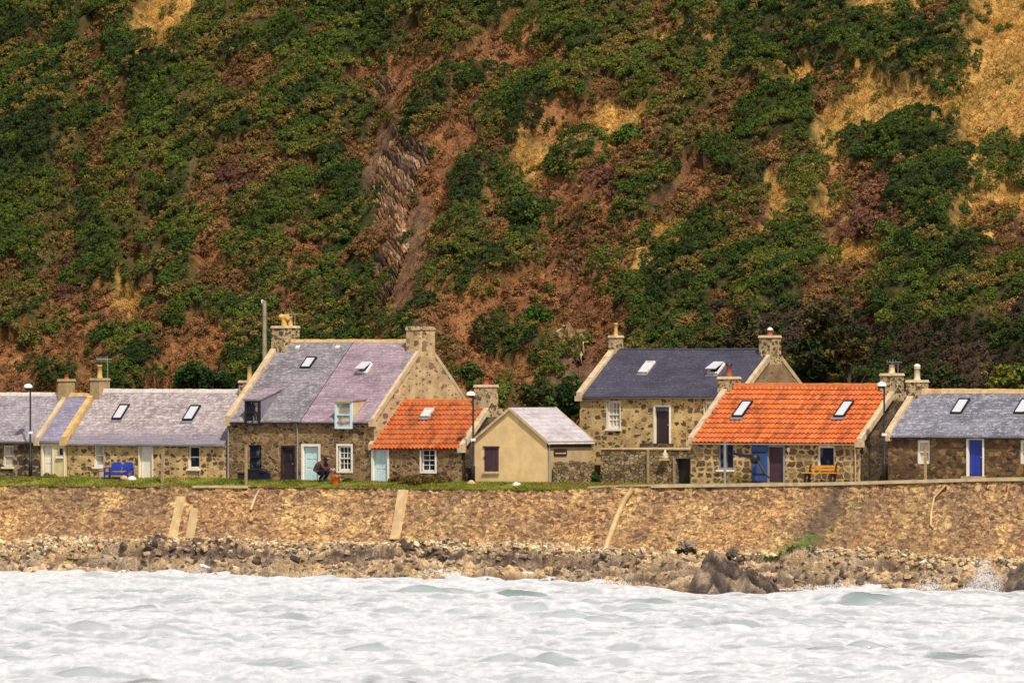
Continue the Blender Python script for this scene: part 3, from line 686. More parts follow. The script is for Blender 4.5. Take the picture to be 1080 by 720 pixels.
def rough_wall(parent, length, height, thick, along_y, mat='stone_dry', seed=3, taper=.06):
    b = MB(); n = max(3, int(length / .35)); rr = random.Random(seed); last = None
    for i in range(n + 1):
        t = length * i / n; hh = height + rr.uniform(-.06, .07); s0 = rr.uniform(-.02, .02)
        ring = [(t, s0, -.5), (t, s0 + taper, hh), (t, thick - taper, hh + rr.uniform(-.04, .04)), (t, thick, -.5)]
        if along_y: ring = [(thick - p[1], p[0], p[2]) for p in ring]
        if last:
            for j in range(3): b.quad(last[j], ring[j], ring[j + 1], last[j + 1])
        else: b.poly(ring)
        last = ring
    b.poly(last); return b.build('stonework', mat, parent)
shed()
# E: dark slate house on the terrace
h = House('terrace_house', 'dark blue slate house set back on a stone terrace with a dark open door', 611.5, 782, 6.7, 474, 417, 369.5, 6.0, 'stone_e', 'sl_e', gables=('stone_e', 'stone_gable_e'), cat='house')
h.window(640, 654.5, 422.5, 452, 3, 4, 'white', 'glass_c', 'white', margin=.03, bw=.10)
h.window(742.5, 756, 423, 452, 3, 4, 'white', 'glass_c', 'white', margin=.03, bw=.10)
h.door(689.5, 707.5, 427, 467, 'brown', 'white', fw=.10, panels=False, step=False)
x0, x1, z0, z1 = h.rect(688.5, 708.5, 427, 467)
MB().box(x0 - .35, x1 + .15, -.7, -.034, -.25, z0 - .02).build('doorstep', 'stone_dark', h.root)
x0, x1, z0, z1 = h.rect(690.5, 706.5, 429, 434)
MB().box(x0 + .12, x1 - .1, -.045, -.032, z0 + .03, z1 - .03).build('fanlight', 'glass', h.root)
h.walls(); h.roof(.2, h.L - .1, ridge='sl_e', rr=.05); h.gutter(0, h.L, 'grey', r=.05)
h.skew(-.14, .26, 'skew', .18, stop=.3); h.skew(h.L - .18, h.L + .06, 'skew', .14, stop=.54)
h.skylight(673.5, 683, 382, 393.5, 'ridge_p'); h.skylight(746, 757, 384, 394.5, 'white', True)
h.chimney(648, .50, .62, 353.5, 'chim', 'skew', [(0, 0, .11, .66, 'pot_y', '')], x=.12)
h.chimney(814.5, .70, 1.0, 353.5, 'chim', 'skew', [(0, 0, .14, .26, 'pot_r', 'cap')], x=h.L - .364, low=.75)
E = h
# F: wide bright orange cottage
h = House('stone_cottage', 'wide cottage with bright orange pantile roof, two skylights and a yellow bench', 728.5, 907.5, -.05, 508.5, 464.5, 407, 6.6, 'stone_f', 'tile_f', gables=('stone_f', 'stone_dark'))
h.window(757, 773.5, 467.5, 495, 2, 1, 'grey', 'glass', 'white', bw=.09, mid=False)
h.window(862, 880, 470, 493, 1, 1, 'white', 'glass', None, bw=.10, mid=False)
h.door(808.5, 828, 469, 508, 'plum', 'grey', fw=.11, panels=False, handle=False)  # dark plum panel stands for the open doorway, shade put into its colour
dl, dr, dz0, dz1 = h.rect(794, 810, 469.5, 507.5)
b = MB().box(dl, dr, -.10, -.05, .06, dz1)
for i in range(4): b.box(dl + (dr - dl) * (i + .08) / 4, dl + (dr - dl) * (i + .92) / 4, -.115, -.101, .10, dz1 - .05)
o = b.build('door_leaf', 'blue2', h.root); MB().box(dl + .04, dr - .04, -.13, -.117, 1.55, 1.63).build('hinge_strap', 'black', o); MB().box(dl + .04, dr - .04, -.13, -.117, .42, .50).build('hinge_strap', 'black', o)
h.walls(); h.pantiles('tile_f', .22, h.L - .14, over=.2, pw=.27, ph=.38, amp=.04)
h.skew(-.10, .24, 'skew', .16); h.skew(h.L - .16, h.L + .16, 'skew', .14, stop=.54); h.gutter(.1, h.L - .2, 'ridge_p', over=.2, r=.06); h.pipe(903, 'skew')
h.skylight(772.5, 783.5, 424, 440.5); h.skylight(879.5, 890.5, 424, 440.5)
h.chimney(766, .78, .95, 397, 'chim', 'skew', [(0, 0, .15, .62, 'pot_r', 'dark')], x=.02, low=1.0)
c, xc, yc, zt = h.chimney(938, .78, 1.0, 393.5, 'chim', 'skew', [(0, 0, .16, .50, 'pot_p', 'dark')], x=h.L - .404, low=.75)
aerial(c, xc + .1, yc + .4, zt - .2, .8, 1.3, 6, -.3, 'grey')
x, z = h.x(832.5), h.z(474, 6)
MB().box(x - .06, x + .06, -.10, -.002, z - .10, z + .10).build('wall_lamp', 'glow', h.root)
FH = h
# G: right-hand cottage
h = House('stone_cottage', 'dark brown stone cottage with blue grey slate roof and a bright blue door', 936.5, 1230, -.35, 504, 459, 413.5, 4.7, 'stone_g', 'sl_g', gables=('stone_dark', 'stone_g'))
h.window(967, 980.5, 464, 489, 1, 2, 'white', 'glass_c', None, bw=.13)
h.window(1075.5, 1089, 464, 489, 1, 2, 'white', 'glass_c', None, bw=.13)
h.door(1019.5, 1038, 461.5, 501.5, 'blue', 'white', fw=.10, panels=False)
h.walls(); h.roof(.2, h.L, ridge='ridge', rr=.12); h.gutter(.1, h.L, 'black', r=.05)
h.skew(-.12, .24, 'skew', .16)
h.skylight(1002.5, 1014, 421, 436.5); h.skylight(1069, 1080.5, 421, 436.5)
h.chimney(965, .72, .95, 400.5, 'chim', 'skew', [(0, 0, .16, .66, 'pot_p', 'cap')], x=.15, low=1.0)
GH = h

# ------------------------------------------------------------------ terrace wall before the dark slate house
u0, u1 = u_at(633, 1.4), u_at(728, 1.4); zb = 5.1; zt = z_at(473, (u0 + u1) / 2, 1.4) - zb
r = thing('terrace_wall', 'tall rubble terrace wall with a dark doorway below the dark slate house', 'wall', u0, 1.4, zb)
d0, d1, dz = u_at(712, 1.4) - u0, u_at(727, 1.4) - u0, z_at(483.5, u1, 1.4) - zb
b = MB(); Lw = u1 - u0
b.quad((0, 0, -.5), (d0, 0, -.5), (d0, .05, dz), (0, .05, dz)); b.quad((0, .05, dz), (d0, .05, dz), (d0, .08, zt - .06), (0, .08, zt - .06)); b.quad((d0, .05, dz), (d1, .05, dz), (d1, .08, zt - .06), (d0, .08, zt - .06))
b.quad((d1, 0, -.5), (Lw, 0, -.5), (Lw, .05, dz), (d1, .05, dz)); b.quad((d1, .05, dz), (Lw, .05, dz), (Lw, .08, zt - .06), (d1, .08, zt - .06))
b.quad((0, 0, -.5), (0, .08, zt - .06), (0, 5.4, zt - .06), (0, 5.4, -.5)); b.quad((d0, 0, -.5), (d0, .05, dz), (d0, .9, dz), (d0, .9, -.5)); b.quad((d1, 0, -.5), (d1, .9, -.5), (d1, .9, dz), (d1, .05, dz)); b.quad((d0, .9, -.5), (d0, .9, dz), (d1, .9, dz), (d1, .9, -.5)); b.quad((d0, .05, dz), (d1, .05, dz), (d1, .9, dz), (d0, .9, dz))
b.build('stonework', 'stone_dry', r)
MB().box(-.05, Lw + .02, .03, 5.28, zt - .055, zt + .02).build('terrace_slab', 'conc', r)
MB().box(d0 + .05, d1 - .05, .30, .35, -.05, dz - .06).build('door', 'black', r)  # black panel paints the shade inside the open doorway
for p, t in ((683.5, 474), (711, 482)):
    x = u_at(p, 1.35) - u0; MB().box(x - .05, x + .05, -.10, -.002, -.2, z_at(t, u0 + x, 1.4) - zb).build('post', 'wood', r)
x = u_at(702, 1.4) - u0
g = thing('stone_finial', 'small pale pointed stone standing on a ledge of the terrace wall', 'ornament', u0 + x, 1.36, z_at(483.5, u0 + x, 1.36))
MB().lathe(0, 0, [(.001, 0), (.18, 0), (.20, .06), (.13, .16), (.16, .24), (.07, .34), (.05, .44), (.001, .48)], 10).build('finial', 'pot_p', g)
MB().box(-.25, .25, -.24, .05, -.10, -.005).build('ledge', 'conc', g)

# ------------------------------------------------------------------ street furniture
def lamp(px, top_py, w, label, collar_py):
    u = u_at(px, w); z = float(ground_z(u)) - .05; H = z_at(top_py, u, w) - z
    r = thing('street_lamp', label, 'street lamp', u, w, z, 'street lamps along the sea front')
    MB().lathe(0, 0, [(.001, 0), (.105, 0), (.105, .9), (.085, .96), (.055, 1.0), (.045, H - .35), (.04, H - .1)], 10).build('pole', 'black', r)
    zc = z_at(collar_py, u, w) - z
    MB().box(-.09, .09, -.09, .09, zc - .07, zc + .07).build('collar', 'glow', r)
    o = MB().lathe(-.16, 0, [(.24, H - .15), (.25, H - .11), (.22, H - .02), (.15, H + .04), (.07, H + .07), (.001, H + .08)], 16).build('lamp_shade', 'glow', r)
    MB().lathe(-.16, 0, [(.001, H - .25), (.12, H - .25), (.16, H - .20), (.20, H - .165), (.001, H - .16)], 12).build('lamp_base', 'black', o)
    MB().tube([(0, 0, H - .12), (-.06, 0, H - .19), (-.16, 0, H - .22)], .03, 6).build('bracket', 'black', r)
lamp(32, 406, -.7, 'black street lamp with white hood before the lavender slate cottage', 456)
lamp(499, 414, -.75, 'black street lamp with white hood between small orange cottage and yellow shed', 463.5)
lamp(932.5, 404, -.6, 'black street lamp with white hood against the dark gable of the wide orange cottage', 458)

# utility pole behind the tall house
u = u_at(279, 9.6); z = 5.0; zt = z_at(317, u, 9.6) - z
r = thing('utility_pole', 'bare grey wooden utility pole rising behind the tall house roof', 'utility pole', u, 9.6, z)
MB().tube([(0, 0, -.5), (0, 0, zt)], [.16, .11], 10).build('pole', 'pole', r)
MB().tube([(-.14, -.04, zt - .12), (.02, -.04, zt - .12)], .03, 6).tube([(-.14, -.04, zt - .14), (-.14, -.04, zt + .06)], [.05, .07], 8).build('insulator', 'glow', r)

def post(px, y0, y1, w, label, r_=.045, mat='wood'):
    u = u_at(px, w); zt = z_at(y0, u, w); zb = z_at(y1, u, w)
    r = thing('wooden_post', label, 'post', u, w, zb)
    b = MB(); b.hexa([(-r_, -r_, -.3), (r_, -r_, -.3), (r_, r_, -.3), (-r_, r_, -.3), (-r_ * .9, -r_ * .9, zt - zb), (r_ * .9, -r_ * .9, zt - zb), (r_ * .9, r_ * .9, zt - zb), (-r_ * .9, r_ * .9, zt - zb)])
    b.build('shaft', mat, r)
    MB().box(-r_ * 1.15, r_ * 1.15, -r_ * 1.15, r_ * 1.15, zt - zb + .002, zt - zb + .05).build('post_cap', mat, r)
post(171.5, 475, 510.5, -1.9, 'thin weathered post on the grass before the long rosy roofed cottage', .065)
post(259.5, 470, 512, -2.2, 'thin pale post in front of the dark ground floor window of the tall house', .06)
post(976, 471, 507, -2.1, 'tan stake before the white window of the dark brown stone cottage', .055)
post(764.5, 466, 509, -2.2, 'grey post standing before the left window of the wide orange cottage', .045, 'grey')
post(107.5, 496, 506, -.8, 'short stone stub post left of the blue bench', .11, 'conc')

# blue bench
def bench_blue():
    u = u_at(125.5, -1.1); r = thing('garden_bench', 'bright blue two seat garden bench against the pale rubble wall', 'bench', u, -1.1, float(ground_z(u)) - .10)
    MB().box(-.82, .82, -.28, .22, .40, .45).build('seat', 'blue', r)
    b = MB()
    for s_ in (-1, 1):
        c = s_ * .40; b.hexa([(c - .37, .20, .50), (c + .37, .20, .50), (c + .37, .24, .50), (c - .37, .24, .50), (c - .36, .30, .90), (c + .36, .30, .90), (c + .36, .34, .90), (c - .36, .34, .90)])
        b.hexa([(c - .30, .302, .902), (c + .30, .302, .902), (c + .30, .342, .902), (c - .30, .342, .902), (c - .22, .31, .97), (c + .22, .31, .97), (c + .22, .345, .97), (c - .22, .345, .97)])
    b.build('backrest', 'blue', r)
    for sx_ in (-.82, .82):
        MB().box(sx_ - .035, sx_ + .035, -.28, -.21, 0, .64).build('leg', 'blue', r); MB().box(sx_ - .035, sx_ + .035, .15, .24, 0, .66).build('leg', 'blue', r)
        MB().box(sx_ - .05, sx_ + .05, -.32, .26, .645, .70).build('armrest', 'blue', r)
    MB().box(-.78, .78, -.27, -.23, .27, .39).build('apron', 'blue', r)
bench_blue()
def bench_yellow():
    u = u_at(865, -.75); zb = float(ground_z(u)) + .02
    r = thing('garden_bench', 'yellow varnished plank bench under the window of the wide orange cottage', 'bench', u, -.75, zb)
    MB().box(-.98, .98, -.30, -.12, .43, .48).box(-.98, .98, -.10, .10, .43, .48).build('seat', 'bench', r)
    MB().box(-1.02, 1.02, .24, .285, .56, .68).box(-1.02, 1.02, .28, .325, .72, .84).build('backrest', 'bench', r)
    for s_ in (-.82, .82):
        MB().box(s_ - .06, s_ + .06, -.26, -.16, -.1, .425).build('leg', 'brown', r)
        MB().hexa([(s_ - .06, .05, -.1), (s_ + .06, .05, -.1), (s_ + .06, .15, -.1), (s_ - .06, .15, -.1), (s_ - .06, .29, .88), (s_ + .06, .29, .88), (s_ + .06, .35, .88), (s_ - .06, .35, .88)]).build('leg', 'brown', r)
        MB().box(s_ - .05, s_ + .05, -.155, .10, .30, .425).build('brace', 'brown', r)
bench_yellow()

# dark boxes by the tall house
def storage(px0, px1, py0, py1, w, name, label, mat):
    u = u_at(px0, w); zb = z_at(py1, u, w); L = u_at(px1, w) - u; H = z_at(py0, u, w) - zb
    r = thing(name, label, 'storage box', u, w, zb)
    b = MB().box(0, L, 0, .55, 0, H - .06); n = max(3, int(L / .14))
    for i in range(n): b.box(L * (i + .1) / n, L * (i + .9) / n, -.02, -.001, .04, H - .1)
    b.build('box', mat, r); MB().hexa([(-.03, -.05, H - .058), (L + .03, -.05, H - .058), (L + .03, .58, H - .03), (-.03, .58, H - .03), (-.03, -.05, H - .02), (L + .03, -.05, H - .02), (L + .03, .58, H + .03), (-.03, .58, H + .03)]).build('lid', mat, r)
storage(250.5, 257.5, 498, 510.5, -.9, 'storage_box', 'small dark box left of the pale thin post by the tall house', 'brown')
storage(261, 271.5, 494.5, 510.5, -1.0, 'storage_box', 'larger dark slatted box under the dark ground floor window', 'black')
storage(272.5, 278.5, 497, 510, -.8, 'storage_box', 'narrow dark blue box right of the larger slatted box', 'trouser')

# bucket
u = u_at(352.5, -1.6); zb = z_at(511.0, u, -1.6)
r = thing('bucket', 'orange red bucket on the grass in front of the crouching person', 'bucket', u, -1.5, zb)
MB().lathe(0, 0, [(.001, .0), (.19, .0), (.20, .02), (.25, .46), (.265, .46), (.265, .49), (.235, .49), (.18, .04), (.001, .03)], 18).build('tub', 'red', r)
MB().tube([(-.25, 0, .46), (-.22, -.12, .42), (0, -.27, .36), (.22, -.12, .42), (.25, 0, .46)], .012, 6).build('handle', 'metal', r)

# crouching person
def skin_mesh(name, chains, mat, parent, sub=2):
    vs, es, rs = [], [], []; idx = {}
    for ch in chains:
        last = None
        for (p, rad) in ch:
            key = tuple(round(c, 4) for c in p)
            if key not in idx: idx[key] = len(vs); vs.append(p); rs.append(rad)
            i = idx[key]
            if last is not None: es.append((last, i))
            last = i
    me = bpy.data.meshes.new(name); me.from_pydata(vs, es, [])
    o = bpy.data.objects.new(name, me); COL.objects.link(o); o.parent = parent
    sk = o.modifiers.new('skin', 'SKIN'); sk.use_smooth_shade = True
    o.modifiers.new('sub', 'SUBSURF').levels = sub; o.modifiers['sub'].render_levels = sub
    for i, v in enumerate(me.skin_vertices[0].data): rr = rs[i] if hasattr(rs[i], '__len__') else (rs[i], rs[i]); v.radius = rr; v.use_root = (i == 0)
    me.materials.append(MAT[mat]); return o
def person():
    w = -1.2; u = u_at(339, w); zb = float(ground_z(u)) - .02
    r = thing('person', 'person in plum brown coat crouching over the orange bucket by the pale blue door', 'person', u, w, zb); r.scale = (1.25, 1.25, 1.2)
    hip = (-.16, 0, .34)
    body = [[(hip, .23), ((-.19, 0, .50), .235), ((-.10, 0, .68), .235), ((.06, 0, .82), .195), ((.17, 0, .90), .09), ((.23, 0, .96), .06), ((.29, 0, 1.02), .09), ((.32, 0, 1.09), .095), ((.33, 0, 1.15), .06)]]
    for s_ in (-1, 1):
        body.append([(hip, .23), ((.02, .13 * s_, .42), .115), ((.27, .17 * s_, .48), .075), ((.14, .16 * s_, .27), .065), ((.0, .15 * s_, .09), .045), ((.06, .15 * s_, .04), .045), ((.20, .17 * s_, .035), .038)])
        body.append([((.06, 0, .82), .195), ((.12, .17 * s_, .82), .075), ((.28, .21 * s_, .62), .055), ((.50, .11 * s_, .60), .038), ((.57, .09 * s_, .60), .028)])
    o = skin_mesh('body', body, 'coat', r)
    hh = MB()
    for s_ in (-1, 1):
        ch = [[((.55, .09 * s_, .60), .028), ((.60, .085 * s_, .585), .036), ((.635, .08 * s_, .565), .034)]]
        for q, ln in enumerate((.075, .088, .082, .062)):
            oy = .08 * s_ + (q - 1.5) * .022 * s_
            ch.append([((.635, .08 * s_, .565), .034), ((.655, oy, .555), .0095), ((.655 + ln * .5, oy, .535), .009), ((.655 + ln * .7, oy, .505), .008)])
        ch.append([((.60, .085 * s_, .585), .036), ((.61, .05 * s_, .575), .011), ((.645, .03 * s_, .555), .009)])
        skin_mesh('hand', ch, 'skin', r, 1)
    # face: an oval mask with nose, eyes and mouth looking down at the bucket
    f = skin_mesh('face', [[((.30, 0, 1.0), .06), ((.35, 0, 1.03), .078), ((.385, 0, 1.07), .07)], [((.35, 0, 1.03), .078), ((.43, 0, 1.03), .014)]], 'skin', r)
    MB().tube([(.405, .035, 1.075), (.425, .035, 1.07)], .012, 6).tube([(.405, -.035, 1.075), (.425, -.035, 1.07)], .012, 6).build('eyes', 'hair', f)
    MB().tube([(.40, -.025, .99), (.407, 0, .986), (.40, .025, .99)], .007, 5).build('mouth', 'pot_r', f)
    skin_mesh('hair', [[((.26, 0, 1.03), .085), ((.29, 0, 1.10), .115), ((.36, 0, 1.14), .07)], [((.26, 0, 1.03), .085), ((.22, 0, .96), .06)]], 'hair', r)
    for s_ in (-1, 1):
        skin_mesh('trouser_leg', [[((-.10, .10 * s_, .36), .13), ((.03, .13 * s_, .425), .125), ((.285, .17 * s_, .485), .085), ((.145, .16 * s_, .27), .076), ((.01, .15 * s_, .11), .055)]], 'trouser', r)
        skin_mesh('shoe', [[((-.03, .15 * s_, .06), .05), ((.08, .16 * s_, .05), .055), ((.22, .17 * s_, .045), .045)]], 'black', r)
person()

# black tube by the blue door leaf
u = u_at(792, -.6); z = z_at(483, u, -.6)
r = thing('black_hose', 'black drooping tube hanging across the wall and blue door leaf of the wide orange cottage', 'hose', u, -.6, z)
P = lambda p, q: (u_at(p, -.6) - u, 0, z_at(q, u, -.6) - z)
MB().tube([P(773, 478), P(779, 479), P(786, 480.5), P(793, 480.5)], [.05, .09, .085, .07], 8).tube([P(799, 485), P(803, 492), P(807, 499), P(812, 504)], [.045, .06, .06, .045], 8).build('tube', 'black', r)
MB().lathe(P(796, 483)[0], 0, [(.001, -.30), (.16, -.26), (.24, -.10), (.24, .08), (.16, .20), (.001, .24)], 10).build('bundle', 'black', r)
MB().tube([(P(796, 483)[0], .1, 0), (P(796, 483)[0], .48, .04)], .03, 6).build('hook', 'black', r)

# ------------------------------------------------------------------ leaves
def leaves(cent, rad, n, size, tint, jit=.25, flat=.8, shell=.45, up=.25, squash=1.0, thin=.5, bias=None):
    """cent (k,3), rad (k), n (k) leaves per lobe; returns verts, faces, tint"""
    k = len(cent); rep = np.repeat(np.arange(k), n); N = len(rep)
    d = rng.normal(size=(N, 3)); d[:, 2] += up
    if bias is not None: d = d + bias[rep]
    d /= np.linalg.norm(d, axis=1)[:, None]
    rr = rad[rep] * (shell + (1 - shell) * rng.random(N) ** .5) * (1 + .25 * (rng.random(N) - .5))
    p = cent[rep] + d * rr[:, None] * np.array([1, 1, squash])
    nrm = d * flat + rng.normal(size=(N, 3)) * (1 - flat * .55); nrm /= np.linalg.norm(nrm, axis=1)[:, None]
    t = np.cross(nrm, rng.normal(size=(N, 3))); t /= np.linalg.norm(t, axis=1)[:, None] + 1e-9; b = np.cross(nrm, t)
    s = size * (.6 + .8 * rng.random(N)) if not hasattr(size, '__len__') else size[rep] * (.6 + .8 * rng.random(N))
    v = np.stack([p - t * s[:, None] * .5 - b * s[:, None] * thin * .5, p + t * s[:, None] * .6, p - t * s[:, None] * .35 + b * s[:, None] * thin], 1).reshape(-1, 3)
    f = np.arange(3 * N).reshape(-1, 3)
    c = tint[rep] * (1 + jit * (rng.random((N, 1)) - .5) * 2) * (1 + .12 * (rng.random((N, 3)) - .5))
    return v, f, np.repeat(np.clip(c, .003, 1), 3, 0)
def blades(p, ln, wd, tint, lean, jit=.25):
    N = len(p); a = rng.random(N) * 2 * pi
    h = np.stack([np.cos(a), np.sin(a), np.zeros(N)], -1) * wd[:, None]
    tip = np.stack([rng.normal(0, .45, N) + lean[0], rng.normal(0, .45, N) + lean[1], np.ones(N) * lean[2]], -1) * ln[:, None]
    v = np.stack([p - h * .5, p + h * .5, p + tip], 1).reshape(-1, 3)
    c = tint * (1 + jit * (rng.random((N, 1)) - .5) * 2)
    return v, np.arange(3 * N).reshape(-1, 3), np.repeat(np.clip(c, .003, 1), 3, 0)

# ------------------------------------------------------------------ hill
TMAP = np.array([
 [1, 2, 1, 0, 0, 6, 6, 2, 3, 3, 2, 1, 0, 0, 2, 1, 1, 1, 1, 2, 3, 2, 2, 3, 1, 1, 0, 0, 0, 0, 6, 6, 6, 0, 0, 6],
 [0, 3, 1, 3, 0, 6, 2, 1, 1, 1, 1, 0, 1, 1, 3, 3, 1, 5, 5, 1, 1, 2, 2, 2, 6, 6, 0, 3, 1, 3, 1, 1, 3, 0, 6, 6],
 [1, 1, 1, 3, 0, 0, 2, 1, 3, 3, 2, 1, 1, 5, 5, 5, 0, 5, 5, 3, 1, 2, 2, 1, 2, 2, 1, 0, 6, 3, 6, 0, 0, 1, 6, 6],
 [1, 0, 0, 3, 3, 0, 2, 2, 3, 3, 1, 1, 1, 7, 5, 0, 3, 2, 1, 0, 1, 3, 2, 3, 2, 3, 3, 1, 0, 3, 6, 6, 6, 6, 6, 6],
 [0, 0, 1, 1, 3, 1, 1, 2, 1, 2, 1, 0, 0, 3, 7, 3, 5, 2, 0, 5, 5, 6, 3, 2, 3, 3, 0, 1, 1, 6, 0, 0, 0, 0, 6, 6],
 [0, 0, 2, 3, 1, 2, 2, 3, 3, 3, 1, 0, 3, 5, 7, 7, 5, 3, 6, 2, 1, 5, 3, 3, 0, 1, 3, 3, 2, 6, 2, 1, 0, 0, 6, 1],
 [0, 1, 3, 1, 2, 3, 1, 3, 4, 3, 3, 1, 0, 7, 7, 3, 1, 2, 2, 5, 5, 4, 0, 1, 5, 3, 2, 6, 2, 5, 3, 4, 0, 0, 0, 6],
 [1, 1, 2, 3, 3, 1, 1, 3, 2, 2, 1, 3, 0, 7, 7, 3, 0, 5, 0, 5, 3, 5, 1, 3, 3, 3, 4, 5, 1, 6, 2, 3, 0, 0, 6, 6],
 [1, 2, 3, 0, 2, 3, 2, 3, 5, 1, 3, 1, 0, 0, 7, 5, 2, 3, 0, 5, 3, 3, 3, 6, 1, 0, 3, 2, 2, 3, 4, 3, 0, 0, 6, 3],
 [1, 2, 3, 1, 3, 1, 0, 5, 1, 2, 5, 3, 0, 0, 7, 3, 1, 1, 2, 3, 3, 3, 6, 0, 0, 3, 2, 1, 1, 6, 6, 0, 0, 0, 0, 3],
 [3, 3, 4, 0, 1, 3, 2, 3, 3, 2, 5, 2, 1, 0, 7, 2, 0, 3, 3, 3, 3, 5, 1, 2, 0, 1, 0, 1, 3, 3, 3, 2, 1, 2, 1, 1],
 [2, 2, 5, 5, 6, 3, 2, 1, 1, 0, 3, 1, 0, 3, 7, 5, 5, 5, 5, 5, 5, 5, 1, 2, 1, 3, 1, 8, 8, 3, 8, 1, 2, 1, 2, 8],
 [0, 5, 5, 3, 1, 3, 3, 5, 9, 0, 0, 0, 0, 5, 1, 3, 5, 0, 1, 0, 5, 5, 2, 1, 1, 8, 8, 8, 8, 0, 8, 8, 8, 8, 8, 0],
 [5, 3, 0, 5, 0, 0, 3, 5, 1, 0, 0, 0, 3, 7, 7, 3, 5, 5, 5, 7, 7, 5, 2, 2, 8, 8, 8, 0, 0, 0, 8, 8, 8, 8, 8, 8],
 [5, 5, 5, 3, 0, 5, 5, 0, 0, 0, 0, 0, 5, 7, 7, 3, 5, 1, 3, 1, 7, 5, 1, 1, 8, 8, 8, 0, 0, 8, 0, 8, 0, 8, 8, 2],
])
TYPES = 'GgybBotrdY'
TI = {c: i for i, c in enumerate(TYPES)}
def hill_base(u, w):
    t = np.maximum(w - 10.2, 0)
    z = 5.0 + .90 * t
    dg = (u * .64 - w * .77); da = (u * .77 + w * .64)
    z = z + np.where(w < 10.2, 0, np.minimum(t / 4, 1) * (1.5 * (ridged(dg / 6.0, da / 17.0, 41, 3) - .5) + .9 * (fbm(dg / 1.9, da / 4.5, 43, 3) - .5) + 2.0 * (fbm(u / 11 + 4, w / 13 + u / 26, 31, 3) - .5) + 1.0 * (fbm(u / 4.2 + w / 9, w / 4.5, 37, 3) - .5)))
    # a spur of bare rock in the middle and the hollow left of it
    pc = px_of(u, w); c = 395 + .16 * (np.clip(w, 10, 45) - 10) * 6
    z = z + np.minimum(t / 4, 1) * (1.5 * np.exp(-((pc - c - 55) / 55) ** 2) - 1.3 * np.exp(-((pc - c + 35) / 45) ** 2))
    return z
def hill_z(u, w): return hill_base(np.asarray(u, float), np.asarray(w, float))
# larger patches read off the slope: centre, half sizes, turn, kind (6 dry grass, 5 bare earth, 7 rock, 0 or 1 green, 3 brown)
PATCH = [(1040, 88, 62, 46, 25, 6), (1062, 25, 34, 40, 0, 6), (985, 60, 40, 18, 12, 0), (915, 50, 62, 20, 10, 0), (962, 9, 52, 13, 0, 6), (851, 88, 26, 12, 0, 6),
         (935, 156, 52, 14, 5, 0), (952, 110, 78, 21, 21, 6), (1000, 120, 40, 18, 10, 6), (1045, 216, 44, 17, 38, 6), (825, 222, 42, 10, 35, 6), (868, 178, 40, 8, 38, 6), (745, 30, 56, 8, 5, 6), (905, 268, 20, 8, 0, 6), (925, 236, 28, 27, 0, 4),
         (578, 172, 12, 34, -35, 6), (636, 140, 54, 9, 22, 6), (610, 215, 48, 12, -10, 5), (540, 305, 92, 15, 4, 5), (645, 335, 26, 42, 10, 5), (455, 178, 42, 40, 0, 5), (415, 180, 24, 46, 10, 7), (520, 50, 52, 16, 28, 5),
         (405, 92, 34, 14, 0, 5), (185, 22, 42, 13, 38, 6), (120, 318, 56, 11, 5, 5), (142, 308, 20, 12, 0, 6), (60, 372, 70, 16, 0, 5), (192, 372, 46, 14, 50, 5), (322, 272, 26, 22, 0, 5), (412, 285, 13, 56, -12, 7)]
def hill_type(u, w, jit=0.0):
    z = hill_z(u, w); x = px_of(u, w); y = py_of(u, w, z)
    if jit: x = x + rng.normal(0, jit, np.shape(x)); y = y + rng.normal(0, jit, np.shape(x))
    an = 26 * (fbm((x * .62 - y * .78) / 120, (x * .78 + y * .62) / 34, 55, 3) - .5); x = x + an * .5; y = y - an
    x = x + 20 * (fbm(u / 2.6, w / 2.6, 51, 3) - .5) * 1.5 + 10 * (vnoise(u * 2.1, w * 2.1, 57) - .5)
    y = y + 20 * (fbm(u / 2.6 + 40, w / 2.6, 53, 3) - .5) * 1.5 + 10 * (vnoise(u * 2.1, w * 2.1 + 30, 59) - .5)
    ro = np.where(y < 205, y / 30.0, 7 + (y - 200) / 30.0)
    ci = np.clip(np.floor(x / 30.0), 0, 35).astype(int); ri = np.clip(np.floor(ro), 0, 14).astype(int)
    T_ = TMAP[ri, ci]
    for (cx, cy, rx, ry, rot, kind) in PATCH:
        a = radians(rot); ex = ((x - cx) * cos(a) - (y - cy) * sin(a)) / rx; ey = ((x - cx) * sin(a) + (y - cy) * cos(a)) / ry
        T_ = np.where(ex ** 2 + ey ** 2 < 1, kind, T_)
    return T_
SOIL = np.array([(.035, .042, .014), (.045, .05, .016), (.075, .065, .022), (.11, .06, .028), (.08, .045, .028), (.29, .132, .052), (.46, .27, .08), (.19, .115, .066), (.06, .04, .026), (.10, .09, .03)])
us = np.arange(-104, 50, .18); ws = np.concatenate([np.arange(9.0, 48, .18), np.arange(48, 90, 1.0)])
U, Wd = np.meshgrid(us, ws, indexing='ij')
Z = hill_z(U, Wd); ty = hill_type(U, Wd); tys = [hill_type(U, Wd, 7.0) for _ in range(5)]
